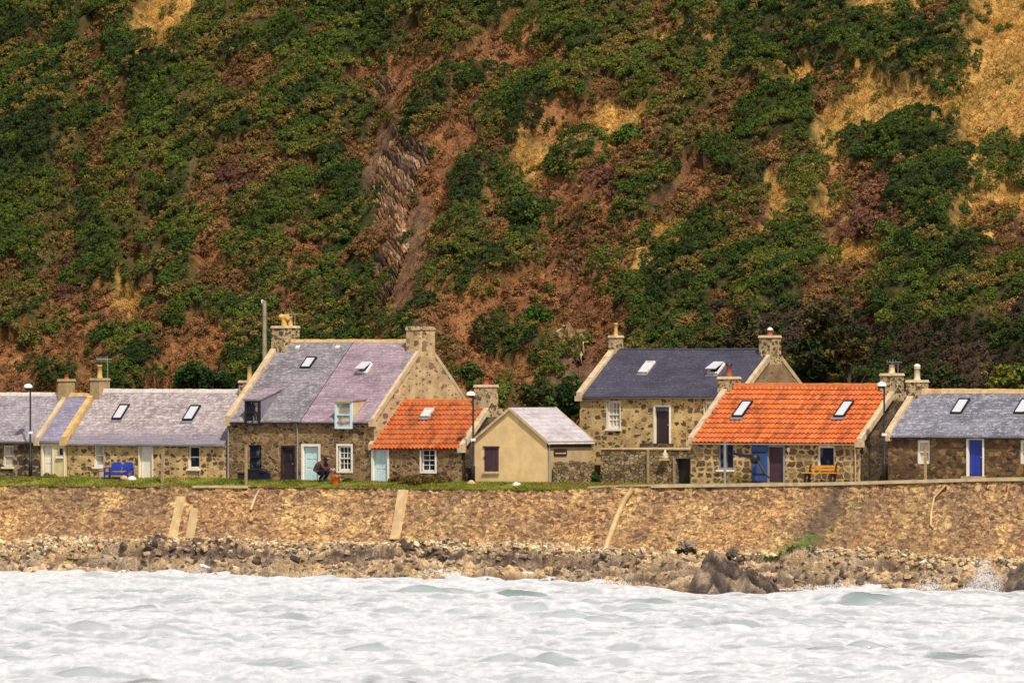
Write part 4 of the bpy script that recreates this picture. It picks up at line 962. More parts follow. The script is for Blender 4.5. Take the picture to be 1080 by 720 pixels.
# shrub domes: a canopy height over the bare slope, one colour and kind per dome
gst = .11; gu = np.arange(-86, 44, gst); gw = np.arange(9.6, 47, gst)
CAN = np.zeros((len(gu), len(gw)), np.float32); CID = -np.ones(CAN.shape, np.int32)
GRP = np.array([0, 0, 0, 1, 1, 2, 2, 2, 1, 0])
GU_, GW_ = np.meshgrid(gu, gw, indexing='ij'); CG = GRP[hill_type(GU_, GW_)]
cx_, cy_ = px_of(GU_, GW_), py_of(GU_, GW_, hill_z(GU_, GW_))
for (qx, qy, rx_, ry_) in ((421, 186, 38, 60), (410, 276, 22, 66), (404, 346, 34, 14), (598, 368, 26, 30), (405, 92, 18, 11)):
    CG[((cx_ - qx) / rx_) ** 2 + ((cy_ - qy) / ry_) ** 2 < 1 + .8 * (vnoise(GU_ * 1.2, GW_ * 1.2, 58) - .5)] = 2
nd = 21000
du, dw = rng.uniform(-85, 43, nd), rng.uniform(9.8, 46.5, nd); dx_, dy_ = px_of(du, dw), py_of(du, dw, hill_z(du, dw))
kk = (dx_ > -190) & (dx_ < 1270) & (dy_ > -80); du, dw = du[kk], dw[kk]
dt = hill_type(du, dw, 6.0)
keepd = rng.random(len(du)) < np.array([1, 1, 1, .95, .95, .34, .10, .05, .9, 1])[dt]; du, dw, dt = du[keepd], dw[keepd], dt[keepd]
RB = np.array([1.25, 1.15, .95, .75, .75, .42, .4, .35, .8, .95])[dt]; dR = RB * (.45 + .75 * rng.random(len(du)) ** 1.4)
dgp = GRP[dt]; slop = rng.random(len(du)) < np.where(dgp == 2, 1.0, .10)
dH = dR * np.array([.95, .9, .85, .7, .7, .7, .5, .5, .75, .85])[dt] * rng.uniform(.65, 1.15, len(du))
for i in np.argsort(rng.random(len(du))):
    R = dR[i]; e = 1.35 * R
    a0, a1 = np.searchsorted(gu, [du[i] - e, du[i] + e]); b0, b1 = np.searchsorted(gw, [dw[i] - e, dw[i] + e])
    if a1 - a0 < 2 or b1 - b0 < 2: continue
    A_, B_ = (gu[a0:a1] - du[i])[:, None], (gw[b0:b1] - dw[i])[None, :]
    p1, p2 = (A_ * .77 + B_ * .64) / 1.3, (A_ * .64 - B_ * .77)
    q = 1 - (p1 ** 2 + p2 ** 2) / R ** 2; hh = np.where((q > 0) & (slop[i] | (CG[a0:a1, b0:b1] == dgp[i])), dH[i] * np.sqrt(np.maximum(q, 0)), -1)
    sub = CAN[a0:a1, b0:b1]; mk = hh > sub; sub[mk] = hh[mk]; CID[a0:a1, b0:b1][mk] = i
CAN += (CAN > .05) * .22 * (np.float32(1) * (fbm(gu[:, None] / .55, gw[None, :] / .55, 77, 2) - .5))
NX, NZ = -.64, .77                                 # outward from the slope
def can_at(u, w):
    iu = np.clip(np.round((u - gu[0]) / gst).astype(int), 1, len(gu) - 2); iw = np.clip(np.round((w - gw[0]) / gst).astype(int), 1, len(gw) - 2)
    c = CAN[iu, iw]; return c, CID[iu, iw], (CAN[iu + 1, iw] - CAN[iu - 1, iw]) / (2 * gst), (CAN[iu, iw + 1] - CAN[iu, iw - 1]) / (2 * gst)
cU = can_at(U, Wd)[0] * ((Wd < 46.9) & (U > -85.8) & (U < 43.8)) * .72
tint = (SOIL[ty] * 2 + sum(SOIL[q] for q in tys)) / 7 * (.45 + 1.1 * fbm(U * 1.3, Wd * 1.3, 65, 4))[..., None]
pink = sstep(.5, .68, fbm(U / 3, Wd / 3, 67, 3))[..., None] * np.isin(ty, (TI['o'], TI['b'], TI['r']))[..., None]
tint = tint * (1 - .5 * pink) + .5 * pink * np.array([.20, .085, .052])
Z = Z + cU * NZ; Wq = Wd + cU * NX
X_, Y_ = U * CA + Wq * SA, Y0 - U * SA + Wq * CA
tag(np_mesh('hillside', np.stack([X_, Y_, Z], -1).reshape(-1, 3), grid_faces(len(us), len(ws)), 'hill', tint.reshape(-1, 3), True), kind='structure')

FOL = {'G': [(.042, .074, .012), (.058, .094, .013), (.032, .058, .012), (.074, .105, .015)], 'g': [(.082, .118, .015), (.064, .097, .014), (.115, .138, .02), (.045, .075, .013)],
       'y': [(.13, .13, .022), (.095, .115, .018), (.17, .13, .034), (.065, .09, .016)], 'b': [(.20, .105, .036), (.15, .085, .03), (.25, .14, .05), (.11, .095, .022)],
       'B': [(.15, .065, .042), (.115, .055, .038), (.19, .09, .05)], 'd': [(.062, .046, .026), (.05, .042, .027), (.042, .056, .016), (.08, .052, .036), (.035, .052, .014)],
       'o': [(.25, .125, .050), (.18, .095, .040)], 't': [(.36, .22, .055), (.20, .16, .035), (.13, .13, .028), (.44, .27, .075)], 'r': [(.19, .105, .035)], 'Y': [(.13, .125, .022)]}
def scatter(n):
    u = rng.uniform(-84, 42, n); w = rng.uniform(9.6, 45, n); x = px_of(u, w); y = py_of(u, w, hill_z(u, w))
    k = (x > -170) & (x < 1250) & (y > -70); return u[k], w[k], x[k]
def tints(t):
    out = np.zeros((len(t), 3))
    for c in TYPES:
        m = t == TI[c]; pal = np.array(FOL[c]); out[m] = pal[rng.integers(0, len(pal), m.sum())]
    return out
# green and brown shrub cover: leaf clumps over the domes
pal = tints(dt) * (.80 + .40 * rng.random((len(dt), 1)))
odd = rng.random(len(dt)) < .12; pal[odd] = tints(rng.choice([0, 1, 2, 3], odd.sum()))
u, w, x = scatter(78000)
c, ci, gux, gwx = can_at(u, w); k = (c > .06) & (ci >= 0); u, w, c, ci, gux, gwx = u[k], w[k], c[k], ci[k], gux[k], gwx[k]
t = dt[ci]
# steep dome flanks carry more leaves
rad = .13 + .20 * rng.random(len(u))
n_ = np.stack([-gux, NX - gwx * .8, np.full(len(u), NZ)], -1); n_ /= np.linalg.norm(n_, axis=1)[:, None]
P_ = np.stack([u + 0 * c, w + NX * c, hill_z(u, w) + NZ * c], -1)
toW = lambda q: np.stack([q[:, 0] * CA + q[:, 1] * SA, -q[:, 0] * SA + q[:, 1] * CA, q[:, 2]], -1)
cen = toW(P_) + np.array([0, Y0, 0]); nb = toW(n_)
col = pal[ci] * (.80 + .40 * fbm(u / .8, w / .8, 75, 2))[:, None]
gold = (fbm((u * .64 - w * .77) / .7, (u * .77 + w * .64) / 2.6, 79, 3) > .645) & np.isin(t, (0, 1, 2)); col[gold] = np.array([(.20, .15, .034)]) * rng.uniform(.6, 1.2, (gold.sum(), 1))
nl = np.clip((rad / .25) ** 1.6 * 46, 14, 90).astype(int)
nl = np.where(np.isin(t, (3, 4, 8)), (nl * .75).astype(int), nl)
grn = np.isin(t, (0, 1, 2, 9))
for nm, msk, mat, sz in (('gorse_cover', grn, 'leaf', .108), ('bracken_cover', ~grn, 'leafdry', .112)):
    v, f, cc = leaves(cen[msk], rad[msk], nl[msk], sz, col[msk], .30, .8, .45, .1, .8, bias=nb[msk] * 1.1)
    tag(np_mesh(nm, v, f, mat, cc), kind='stuff')
# dry grass
N = 420000
u, w, x = scatter(N); t = hill_type(u, w)
pr = np.array([.02, .03, .10, .30, .15, .75, 1.0, .25, .10, .1]); k = rng.random(len(u)) < pr[t]; u, w, t = u[k], w[k], t[k]
z = hill_z(u, w); p = np.stack([u * CA + w * SA, Y0 - u * SA + w * CA, z - .02], -1)
gc = np.where(np.isin(t, (TI['t'],))[:, None], np.array([(.60, .37, .10)]), np.array([(.29, .155, .058)]))
mixg = fbm(u / 1.6, w / 1.6, 81, 3)[:, None]; gc = gc * (.65 + .7 * mixg)
og = ((fbm(u / 2.5 + 9, w / 2.5, 83, 3) > .50) & (px_of(u, w) > 880))[:, None]; gc = np.where(og, gc * .5 + np.array([.09, .10, .015]), gc)
v, f, c = blades(p, .18 + .34 * rng.random(len(u)), .04 + .04 * rng.random(len(u)), gc, (-.35, -.55, .55), .38)
tag(np_mesh('dry_grass', v, f, 'leafdry', c), kind='stuff')

# rock outcrops on the hill: tilted beds
def hill_at(px, py):
    lo, hi = 9.0, 60.0
    for _ in range(50):
        m = (lo + hi) / 2; u = u_at(px, m)
        if py_of(u, m, float(hill_z(u, m))) > py: lo = m
        else: hi = m
    return u_at(px, lo), lo
def outcrop(px, py, sx, sy, n, label, ang=-42, ln=.55, seed=0):
    u0_, w0_ = hill_at(px, py); hu, hw = sx / 20 / CA * 1.5, sy / 20 / .9 * 1.5
    a = np.arange(-hu, hu, .055); b_ = np.arange(-hw, hw, .055); Aa, Bb = np.meshgrid(a, b_, indexing='ij')
    uu = u0_ + Aa + Bb * -.25; ww = w0_ + Bb; zz = hill_z(uu, ww)
    x, y = px_of(uu, ww), py_of(uu, ww, zz)
    ex, ey = (x - px) / sx, (y - py) / sy
    m = 1.36 - np.sqrt(ex ** 2 + ey ** 2) + (1.5 if sy > 50 else .9) * (fbm(Aa / .7 + seed * 7, Bb / .7, 181, 4) - .5)
    th = radians(ang + 90); q = ((x - px) * cos(th) - (y - py) * sin(th)) / (4.8 * ln / .5) + 3.2 * (fbm(Aa / 1.5 + seed, Bb / 1.5, 183, 4) - .5)
    fr = q % 1.0; bed = np.floor(q).astype(int); hb = _h(bed, bed * 0 + seed, 7)
    brk = fbm(Aa * 2.2 + hb * 9, Bb * 2.2 + hb * 5, 185, 3)
    saw = np.where(fr < .74, .45 + .55 * fr / .74, -.5) * (.35 + .9 * hb) * (.5 + 1.0 * brk)
    h_ = np.clip(m, -.4, .5) * .8 * (.45 + 1.3 * saw) - .02 + .12 * (ridged(Aa * 3, Bb * 3, 187, 2) - .5)
    nx_, nz__ = -.62, .78
    P_ = np.stack([uu, ww + nx_ * h_, zz + nz__ * h_], -1)
    g = np.array([(.25, .145, .075), (.17, .10, .06), (.46, .30, .17), (.29, .15, .07), (.12, .075, .05), (.35, .21, .11)])[(hb * 5.99).astype(int)]
    t = g * (.6 + .8 * fbm(Aa * 2, Bb * 2, 189, 3))[..., None]
    keep = m > -.3
    idx = -np.ones(keep.shape, int); f = grid_faces(*keep.shape); f = f[keep.ravel()[f].all(1)]
    # keep the largest connected patch: drop faces far from the middle
    c = ((ex ** 2 + ey ** 2) < 2.2).ravel(); f = f[c[f].all(1)]
    par = np.arange(keep.size)
    for _ in range(200):
        mn = par[f].min(1); nw = par.copy(); np.minimum.at(nw, f.ravel(), np.repeat(mn, 4)); nw = nw[nw]
        if (nw == par).all(): break
        par = nw
    lab, cnt = np.unique(par[f[:, 0]], return_counts=True); f = f[par[f[:, 0]] == lab[cnt.argmax()]]
    used, inv = np.unique(f.ravel(), return_inverse=True)
    loc = W3(u0_, w0_, float(hill_z(u0_, w0_))); PP = P_.reshape(-1, 3)[used]
    V = np.stack([PP[:, 0] * CA + PP[:, 1] * SA, Y0 - PP[:, 0] * SA + PP[:, 1] * CA, PP[:, 2]], -1) - np.array(loc)
    o = np_mesh('rock_outcrop', V, inv.reshape(-1, 4), 'rockt', t.reshape(-1, 3)[used]); o.location = loc
    tag(o, label, 'rock outcrop', 'bare rock beds breaking out of the hillside')
outcrop(421, 186, 25, 54, 120, 'largest bare rock outcrop, a broken strip of tilted slabs high on the central spur', seed=1)
outcrop(410, 276, 16, 58, 90, 'narrow steep strip of bare tilted slabs just above the purple slate roof', seed=2)
outcrop(404, 346, 32, 12, 50, 'low dark bed of tilted rock showing right behind the ridge of the tall house', seed=3, ln=.75)
outcrop(600, 370, 20, 20, 60, 'long sloping rock beds left of the dark blue slate roof', seed=4, ln=.95)
outcrop(405, 92, 14, 9, 26, 'small pale rock outcrop near the top of the bare central gully', seed=5, ln=.4)
outcrop(612, 285, 9, 8, 12, 'tiny pale stones among bracken above the yellow shed', seed=6, ln=.4)

# individual bushes and trees
def bush(px, py, rpx, name, label, cat, pal, hgt=.85, sz=.16, on=None, n=70, stem=True, group='single shrubs standing out on the hillside', lf=1.0):
    if on is None: u, w = hill_at(px, py + rpx * .5 * hgt); z = float(hill_z(u, w)) - .1
    else: w = on[0]; u = u_at(px, w); z = on[1]
    R = rpx / 20.0; r = thing(name, label, cat, u, w, z, group)
    k = int(16 + 12 * R / lf ** 1.5); d = rng.normal(size=(k, 3)); d[:, 2] = np.abs(d[:, 2]); d /= np.linalg.norm(d, axis=1)[:, None]
    c = d * (R * .72 * rng.random((k, 1)) ** .4) * np.array([1, .8, hgt]) + np.array([0, 0, .25 * R * min(1, lf * hgt * 2)]); rad = R * rng.uniform(.20, .40, k) * lf
    P_ = np.array(pal)[rng.integers(0, len(pal), k)] * rng.uniform(.75, 1.3, (k, 1))
    v, f, t = leaves(c, rad, np.full(k, n), sz, P_, .45, .75, .45, .3, .85)
    np_mesh('foliage', v, f, 'leaf', t, parent=r)
    if stem: MB().tube([(0, 0, -.2), (.03, .02, R * .35), (-.04, .0, R * .8 * hgt)], [.07, .05, .02], 7).tube([(0, 0, .1), (R * .3, .05, R * .5)], [.045, .015], 6).build('stem', 'bark', r)
    return r
G0 = FOL['G']; G1 = [(.05, .11, .014), (.04, .09, .012)]; YB = [(.11, .10, .02), (.09, .085, .018)]; BR = [(.20, .10, .055), (.15, .075, .04)]
bush(556, 226, 32, 'gorse_bush', 'big dark green bush in the middle of the orange bracken', 'bush', G0)
bush(568, 334, 25, 'gorse_bush', 'bright green bush above the yellow shed', 'bush', G1)
bush(495, 394, 21, 'gorse_bush', 'round dark bush between tall house gable and red chimney pot', 'bush', G0)
bush(596, 174, 30, 'gorse_bush', 'yellowish bush below the tan streak at the middle of the hill', 'bush', [(.10, .12, .02), (.07, .10, .016)])
bush(497, 205, 22, 'gorse_bush', 'dark bush right of the largest rock outcrop', 'bush', G0)
bush(440, 105, 15, 'gorse_bush', 'small dark bush beside the small pale rock outcrop', 'bush', G0)
bush(665, 140, 22, 'gorse_bush', 'vivid green bush at the upper end of the tan streak', 'bush', [(.07, .13, .015), (.05, .10, .014)])
bush(922, 236, 27, 'dead_gorse_bush', 'large pinkish brown dead bush above the bright orange roof', 'bush', BR)
bush(932, 158, 27, 'gorse_bush', 'large dark green bush under the wide tan grass slope', 'bush', G0)
bush(988, 166, 22, 'gorse_bush', 'dark green bush against the lower edge of the tan grass slope', 'bush', G0)
bush(985, 60, 26, 'gorse_bush', 'broad deep green bush above the pale tan grass tongue', 'bush', G0)
bush(115, 352, 30, 'gorse_bush', 'dark green bush on brown soil above the left chimneys', 'bush', [(.04, .08, .014), (.03, .065, .012)])
bush(32, 358, 22, 'gorse_bush', 'olive bush on the brown soil bank above the lavender roof', 'bush', YB)
bush(478, 262, 20, 'gorse_bush', 'dark bush beside the narrow strip of slabs', 'bush', G0)
bush(640, 232, 20, 'dead_gorse_bush', 'rusty brown dead bush right of the big dark green bush', 'bush', [(.26, .12, .05), (.2, .1, .04)])
def tree(px, py, rpx, w, label, pal, n=26, sz=.20):
    u = u_at(px, w); z0 = float(hill_z(u, w)); zc = z_at(py, u, w) - z0; R = rpx / 20.0
    r = thing('tree', label, 'tree', u, w, z0 - .1, 'trees at the foot of the hill')
    b = MB(); b.tube([(0, 0, -.2), (.06, .02, zc * .45), (-.04, .05, zc * .9), (.02, 0, zc * 1.15)], [.17, .13, .09, .03], 8)
    for i in range(6):
        a = i * 1.05 + .3; b.tube([(0, 0, zc * (.4 + .08 * i)), (cos(a) * R * .4, sin(a) * R * .4, zc * (.6 + .1 * i)), (cos(a) * R * .75, sin(a) * R * .7, zc * (.75 + .09 * i))], [.07, .045, .015], 6)
    b.build('trunk', 'bark', r)
    d = rng.normal(size=(n, 3)); d /= np.linalg.norm(d, axis=1)[:, None]
    c = d * R * .78 * rng.random((n, 1)) ** .35 * np.array([1.1, 1, .8]) + np.array([0, 0, zc]); rad = R * rng.uniform(.20, .38, n)
    P_ = np.array(pal)[rng.integers(0, len(pal), n)] * rng.uniform(.7, 1.4, (n, 1))
    v, f, t = leaves(c, rad, np.full(n, 130), sz, P_, .45, .7, .4, .35, .8)
    np_mesh('crown', v, f, 'leaf', t, parent=r)
DT = [(.022, .035, .012), (.03, .045, .012), (.045, .05, .014)]
tree(853, 378, 34, 14.0, 'dark tree crowded behind the right chimney of the dark slate house', DT)
tree(895, 362, 30, 12.5, 'dark tree with yellow tinged leaves above the middle of the orange ridge', [(.03, .04, .012), (.09, .075, .02)])
tree(872, 334, 32, 14.5, 'olive brown tree up the slope from the dark tree behind the chimney', [(.05, .045, .016), (.08, .06, .022)])
tree(600, 418, 30, 9.0, 'dense green bushy tree directly behind the pale roof of the yellow shed', [(.025, .055, .012), (.035, .07, .014)])
tree(565, 412, 20, 9.5, 'small olive tree behind the peak of the yellow shed', [(.06, .07, .018), (.045, .06, .014)])
tree(205, 396, 26, 10.5, 'green bushy tree rising behind the long rosy slate roof', [(.03, .065, .012), (.045, .08, .014)])
tree(228, 402, 20, 10.0, 'small dark tree behind the left chimney of the tall house', [(.022, .045, .012)])
tree(1066, 398, 22, 10.5, 'yellow green bush tree behind the blue grey slate roof at the frame edge', [(.16, .16, .02), (.10, .14, .018)])
tree(990, 402, 26, 11.0, 'low dark tree behind the pale chimney pot of the dark brown cottage', DT)
tree(790, 352, 30, 15.0, 'brown olive tree above the dark blue roof', [(.07, .055, .02), (.05, .05, .016)])
# plants at the house fronts
bush(450, 503, 40, 'low_shrub', 'long low brown green shrub along the wall of the small orange cottage', 'shrub', [(.16, .10, .025), (.09, .09, .016), (.12, .07, .025)], .14, .11, (-.7, 5.0), 90, False, lf=.42, group='plants along the house fronts')
bush(418, 504, 11, 'low_shrub', 'rusty plant right of the pale blue cottage door', 'shrub', [(.18, .09, .03), (.12, .07, .02)], .8, .10, (-.7, 4.95), 60, False, 'plants along the house fronts')
bush(52, 502, 11, 'low_shrub', 'yellow green plant at the foot of the narrow cream house', 'shrub', [(.22, .22, .03), (.14, .18, .03)], .55, .09, (-.6, 5.0), 50, False, 'plants along the house fronts')
bush(366, 507, 7, 'low_shrub', 'little dark plant right of the orange red bucket', 'shrub', [(.05, .06, .015)], .8, .08, (-.9, 5.0), 40, False, 'plants along the house fronts')
bush(628, 494, 8, 'wall_shrub', 'dark green shrub filling the gap between shed and terrace wall', 'shrub', [(.03, .06, .012), (.05, .085, .015)], 2.0, .10, (.8, 5.0), 90, False, 'plants along the house fronts')
for i, (p, q, c_) in enumerate(((132, 505, 'conc'), (139, 505.5, 'white'), (545, 512, 'white'), (497, 510, 'conc'))):
    w = -1.3; u = u_at(p, w); b = MB(); rr = random.Random(i)
    b.lathe(0, 0, [(.001, -.12), (.20, -.1), (.26, .02), (.19, .13), (.08, .19), (.001, .20)], 8)
    b.v = [(x * rr.uniform(.7, 1.2) * 1.2, y * rr.uniform(.8, 1.1), z * rr.uniform(.8, 1.1)) for x, y, z in b.v]
    o = b.build('stone', c_, None); o.location = W3(u, w, z_at(q, u, w)); o.rotation_euler.z = -A
    tag(o, ['tan stone on the grass just right of the blue bench', 'white stone by the doorstep of the rosy roofed cottage', 'white stone at the grass edge below the yellow shed', 'grey stone at the foot of the lamp by the yellow shed'][i], 'stone')

# ------------------------------------------------------------------ village ground, verge and path
us = np.arange(-62, 58, .25); ws = np.array([-3.05, -2.9, -2.6, -2.2, -1.8, -1.4, -1.0, -.6, -.2, .4, 1.4, 4, 7, 9.0, 10.0, 10.8])
U, Wd = np.meshgrid(us, ws, indexing='ij')
g, l = ground_z(U), lip_z(U); t = sstep(W_LIP, -.7, Wd)
Z = l + (g - l) * t + .05 * (fbm(U * 1.3, Wd * 1.3, 91, 3) - .5) * (Wd < -.4) * (px_of(U, Wd) < 690)
Z = np.where(Wd > 9.5, g - .05 + 0 * Z, Z); Z = np.where(Wd > 10.5, 4.6, Z)
def verge_mat():
    m = NT('verge_turf', .95, .1); n1 = m.noise(m.pos(1, 1, 1), .9, 4.0, .6); n2 = m.noise(m.pos(), 6.0, 3.0, .6)
    c = m.mix(m.mr(n1, .38, .62), (.13, .16, .022), (.22, .19, .04)); c = m.mix(m.mr(n2, .5, .7, 0, .6), c, (.30, .22, .09)); m.col(c); m.bump(n2, .6, .05); return m.m
o = np_mesh('ground', np.stack([U * CA + Wd * SA, Y0 - U * SA + Wd * CA, Z], -1).reshape(-1, 3), grid_faces(len(us), len(ws)), verge_mat(), smooth=True); tag(o, kind='structure')
N = 60000
u = rng.uniform(-45, 10.5, N); w = rng.uniform(-3.05, -.35, N); x = px_of(u, w)
edge = sstep(700, 655, x); k = rng.random(N) < edge * (.25 + .75 * (fbm(u * .8, w * .8, 93, 3) > .42)); u, w = u[k], w[k]
z = lip_z(u) + (ground_z(u) - lip_z(u)) * sstep(W_LIP, -.7, w) - .03
gc = np.where((fbm(u * .5, w * 1.2, 95, 3) > .52)[:, None], np.array([(.22, .29, .026)]), np.array([(.14, .19, .02)]))
dry = (fbm(u * .7 + 8, w * .7, 97, 3) > .57)[:, None]; gc = np.where(dry, np.array([.27, .22, .05]), gc)
v, f, c = blades(np.stack([u * CA + w * SA, Y0 - u * SA + w * CA, z], -1), .06 + .11 * rng.random(len(u)), .03 + .03 * rng.random(len(u)), gc, (-.1, -.2, .9), .3)
tag(np_mesh('grass', v, f, 'leaf', c), kind='stuff')
def strip(ua, ub, w0, w1, z0f, name, mat, dz=0.0, thick=.14):
    V, Fc = [], []; xs = np.arange(ua, ub, .5)
    for i, u in enumerate(xs):
        for (w, d) in ((w0, -thick), (w0, 0), (w1, 0), (w1, -thick)): V.append(W3(u, w, float(z0f(u)) + dz + d + .012 * vnoise(u * 1.3, w)))
    for i in range(len(xs) - 1):
        for j in range(3): Fc.append((i * 4 + j, i * 4 + 4 + j, i * 4 + 5 + j, i * 4 + 1 + j))
    b = MB(); b.add(V, Fc); return b.build(name, mat)
tag(strip(u_at(655), 56, -2.86, -.42, lambda u: lip_z(u) * .6 + ground_z(u) * .4, 'path', 'path', .03), kind='structure')

# ------------------------------------------------------------------ sea wall
root = thing('sea_wall', 'long battered stone sea wall holding up the village terrace above the rocks', 'sea wall', 0, W_LIP, 0)
us = np.arange(-62, 57, .1); ts = np.linspace(0, 1, 46)
U, T_ = np.meshgrid(us, ts, indexing='ij')
FOOT = 1.75
Wd = W_LIP + (W_FOOT - 1.0 - W_LIP) * (T_ ** 1.25)
Z = lip_z(U) + .02 + (FOOT - .4 - lip_z(U)) * T_
st = ridged(U * 1.6, Z * 2.6, 101, 3) - .5
Wd = Wd - .18 * (fbm(U * .35, Z * .5, 103, 3) - .5) - .09 * st - .10 * (vnoise(U * 3.2, Z * 6.0, 105) - .5) - .07 * (vnoise(U * 5.5, Z * 9.0, 106) - .5)
def seawall_mat():
    m = NT('sea_wall_masonry', .92, .15)
    uv = m.uv(1 / .27, 1 / .125, warp=.36, wscale=2.4)
    vo = m.n('ShaderNodeTexVoronoi', {'voronoi_dimensions': '2D', 'feature': 'F1'}, Vector=uv, Scale=1.0, Randomness=.85)
    ed = m.n('ShaderNodeTexVoronoi', {'voronoi_dimensions': '2D', 'feature': 'DISTANCE_TO_EDGE'}, Vector=uv, Scale=1.0, Randomness=.85).outputs['Distance']
    sep = m.n('ShaderNodeSeparateColor', i0=vo.outputs['Color'])
    big = m.noise(m.uv(), .22, 3.0, .6, '2D'); big2 = m.noise(m.uv(1, .6), .5, 4.0, .6, '2D')
    base = m.mix(m.mr(big, .36, .62), (.50, .298, .135), (.375, .235, .125)); base = m.mix(m.mr(big2, .50, .66), base, (.60, .40, .18)); base = m.mix(m.mr(m.noise(m.uv(.5, 1), .8, 4.0, .6, '2D'), .54, .7, 0, .75), base, (.29, .175, .11))
    sv = m.ramp(sep.outputs[1], [(0, (.42, .39, .40)), (.22, (.76, .72, .71)), (.6, (1.0, .98, .95)), (.9, (1.38, 1.36, 1.3))])
    c = m.mix(1.0, base, sv, 'MULTIPLY')
    jo = m.mr(m.math('ADD', ed, m.math('MULTIPLY', m.math('SUBTRACT', m.noise(m.uv(), 8.0, 3.0, .6, '2D'), .5), .25)), .0, .12); dk = m.mr(sep.outputs[2], .25, .95, .9, .1)
    c = m.mix(m.math('MULTIPLY', m.math('SUBTRACT', 1.0, jo), dk), c, (.09, .055, .032))
    fine = m.noise(m.uv(), 7.0, 4.0, .65, '2D'); c = m.mix(.55, c, m.ramp(fine, [(.34, .45), (.66, 1.2)]), 'MULTIPLY')
    # damp drain streaks and green weed below them
    a = m.n('ShaderNodeAttribute', {'attribute_name': 'tint'})
    sp = m.n('ShaderNodeSeparateColor', i0=a.outputs['Color'])
    c = m.mix(sp.outputs[0], c, (.10, .075, .055)); c = m.mix(sp.outputs[1], c, (.12, .22, .03))
    m.col(c); m.bump(m.math('ADD', m.math('MULTIPLY', jo, .7), fine), .6, .05); return m.m
PX = px_of(U, Wd); PY = py_of(U, Wd, Z); nz_ = fbm(U * 1.2, Z * 1.2, 107, 3) - .5
def streak(x0, y0, x1, y1, wd0, wd1):
    t = np.clip((PY - y0) / (y1 - y0), 0, 1); c = x0 + (x1 - x0) * t + 16 * nz_; ww = wd0 + (wd1 - wd0) * t
    return np.exp(-((PX - c) / ww) ** 2) * ((PY > y0 - 4) & (PY < y1 + 8)) * (.75 + .8 * nz_)
damp = np.maximum.reduce([streak(880, 520, 854, 572, 11, 19) * 1.0, streak(850, 512, 835, 575, 5, 16) * .4, streak(908, 518, 900, 575, 24, 34) * .55, streak(560, 560, 555, 575, 10, 10) * .3, streak(40, 512, 60, 528, 60, 80) * .35, streak(960, 522, 935, 575, 70, 100) * .38, streak(150, 515, 150, 535, 60, 70) * .3, streak(700, 540, 690, 575, 30, 50) * .2, streak(480, 514, 500, 560, 60, 60) * .25])
tn = np.zeros(U.shape + (3,)); tn[..., 0] = np.clip(damp, 0, 1); tn[..., 1] = np.clip(streak(852, 566, 838, 580, 14, 20), 0, 1) * .5
uvw = np.stack([U, np.sqrt((Wd - W_LIP) ** 2 + (Z - 5) ** 2)], -1).reshape(-1, 2)
# in the root's frame (x along, y inland)
np_mesh('wall_face', np.stack([U, Wd - W_LIP, Z], -1).reshape(-1, 3), grid_faces(len(us), len(ts)), seawall_mat(), tn.reshape(-1, 3), False, root, uvw)
def cope(ua, ub, mat, h, lab=None):
    b = MB(); u = ua
    while u < ub:
        l = random.uniform(.7, 1.3); e = min(u + l, ub); z = [float(lip_z(q)) for q in (u, e)]; j = random.uniform(-.02, .02)
        b.hexa([(u, -.14 + j, z[0] - .08), (e - .012, -.14 + j, z[1] - .08), (e - .012, .22, z[1] - .08), (u, .22, z[0] - .08), (u, -.14 + j, z[0] + h), (e - .012, -.14 + j, z[1] + h), (e - .012, .22, z[1] + h), (u, .22, z[0] + h)]); u = e
    b.build('coping', mat, root)
cope(u_at(688, W_LIP), 56, 'path', .09); cope(u_at(205, W_LIP), u_at(262, W_LIP), 'path', .05)
def on_wall(px, py, out=.1):
    for t in np.linspace(0, 1, 200):
        w = W_LIP + (W_FOOT - 1.0 - W_LIP) * t ** 1.25; u = u_at(px, w); z = lip_z(u) + .02 + (FOOT - .4 - lip_z(u)) * t
        if py_of(u, w, z) >= py: break
    return (u, w - W_LIP - out, float(z))
def rib(pts, wd, mat='conc', name='buttress_and_shadow', out=.24):
    b = MB(); P_ = [on_wall(*p, out) for p in pts]; Q = [on_wall(*p, -.3) for p in pts]
    for i in range(len(P_) - 1):
        a, c, d, e = P_[i], P_[i + 1], Q[i], Q[i + 1]; h = wd / 2
        b.hexa([(a[0] - h, a[1], a[2]), (a[0] + h, a[1], a[2]), (d[0] + h, d[1], d[2]), (d[0] - h, d[1], d[2]), (c[0] - h, c[1], c[2]), (c[0] + h, c[1], c[2]), (e[0] + h, e[1], e[2]), (e[0] - h, e[1], e[2])])
    b.build(name, mat, root)
rib([(193, 523), (188, 545), (183, 567)], .42); rib([(207, 535), (201, 567)], .36, 'shed_shade'); rib([(426.5, 516), (422, 545), (418, 568)], .50)  # second rib is a shadow, built as a raised strip in duller colour
def wpipe(pts, r, mat, name='drain_pipe'): MB().tube([on_wall(*p, .12) for p in pts], r, 8).build(name, mat, root)
wpipe([(274, 516), (271, 524), (266, 537)], .075, 'skew'); wpipe([(669, 515), (660, 527), (652, 545), (642, 572), (640, 578)], .15, 'conc'); wpipe([(999, 511), (987, 524), (983.5, 540), (983, 553), (986, 556)], .06, 'ridge')

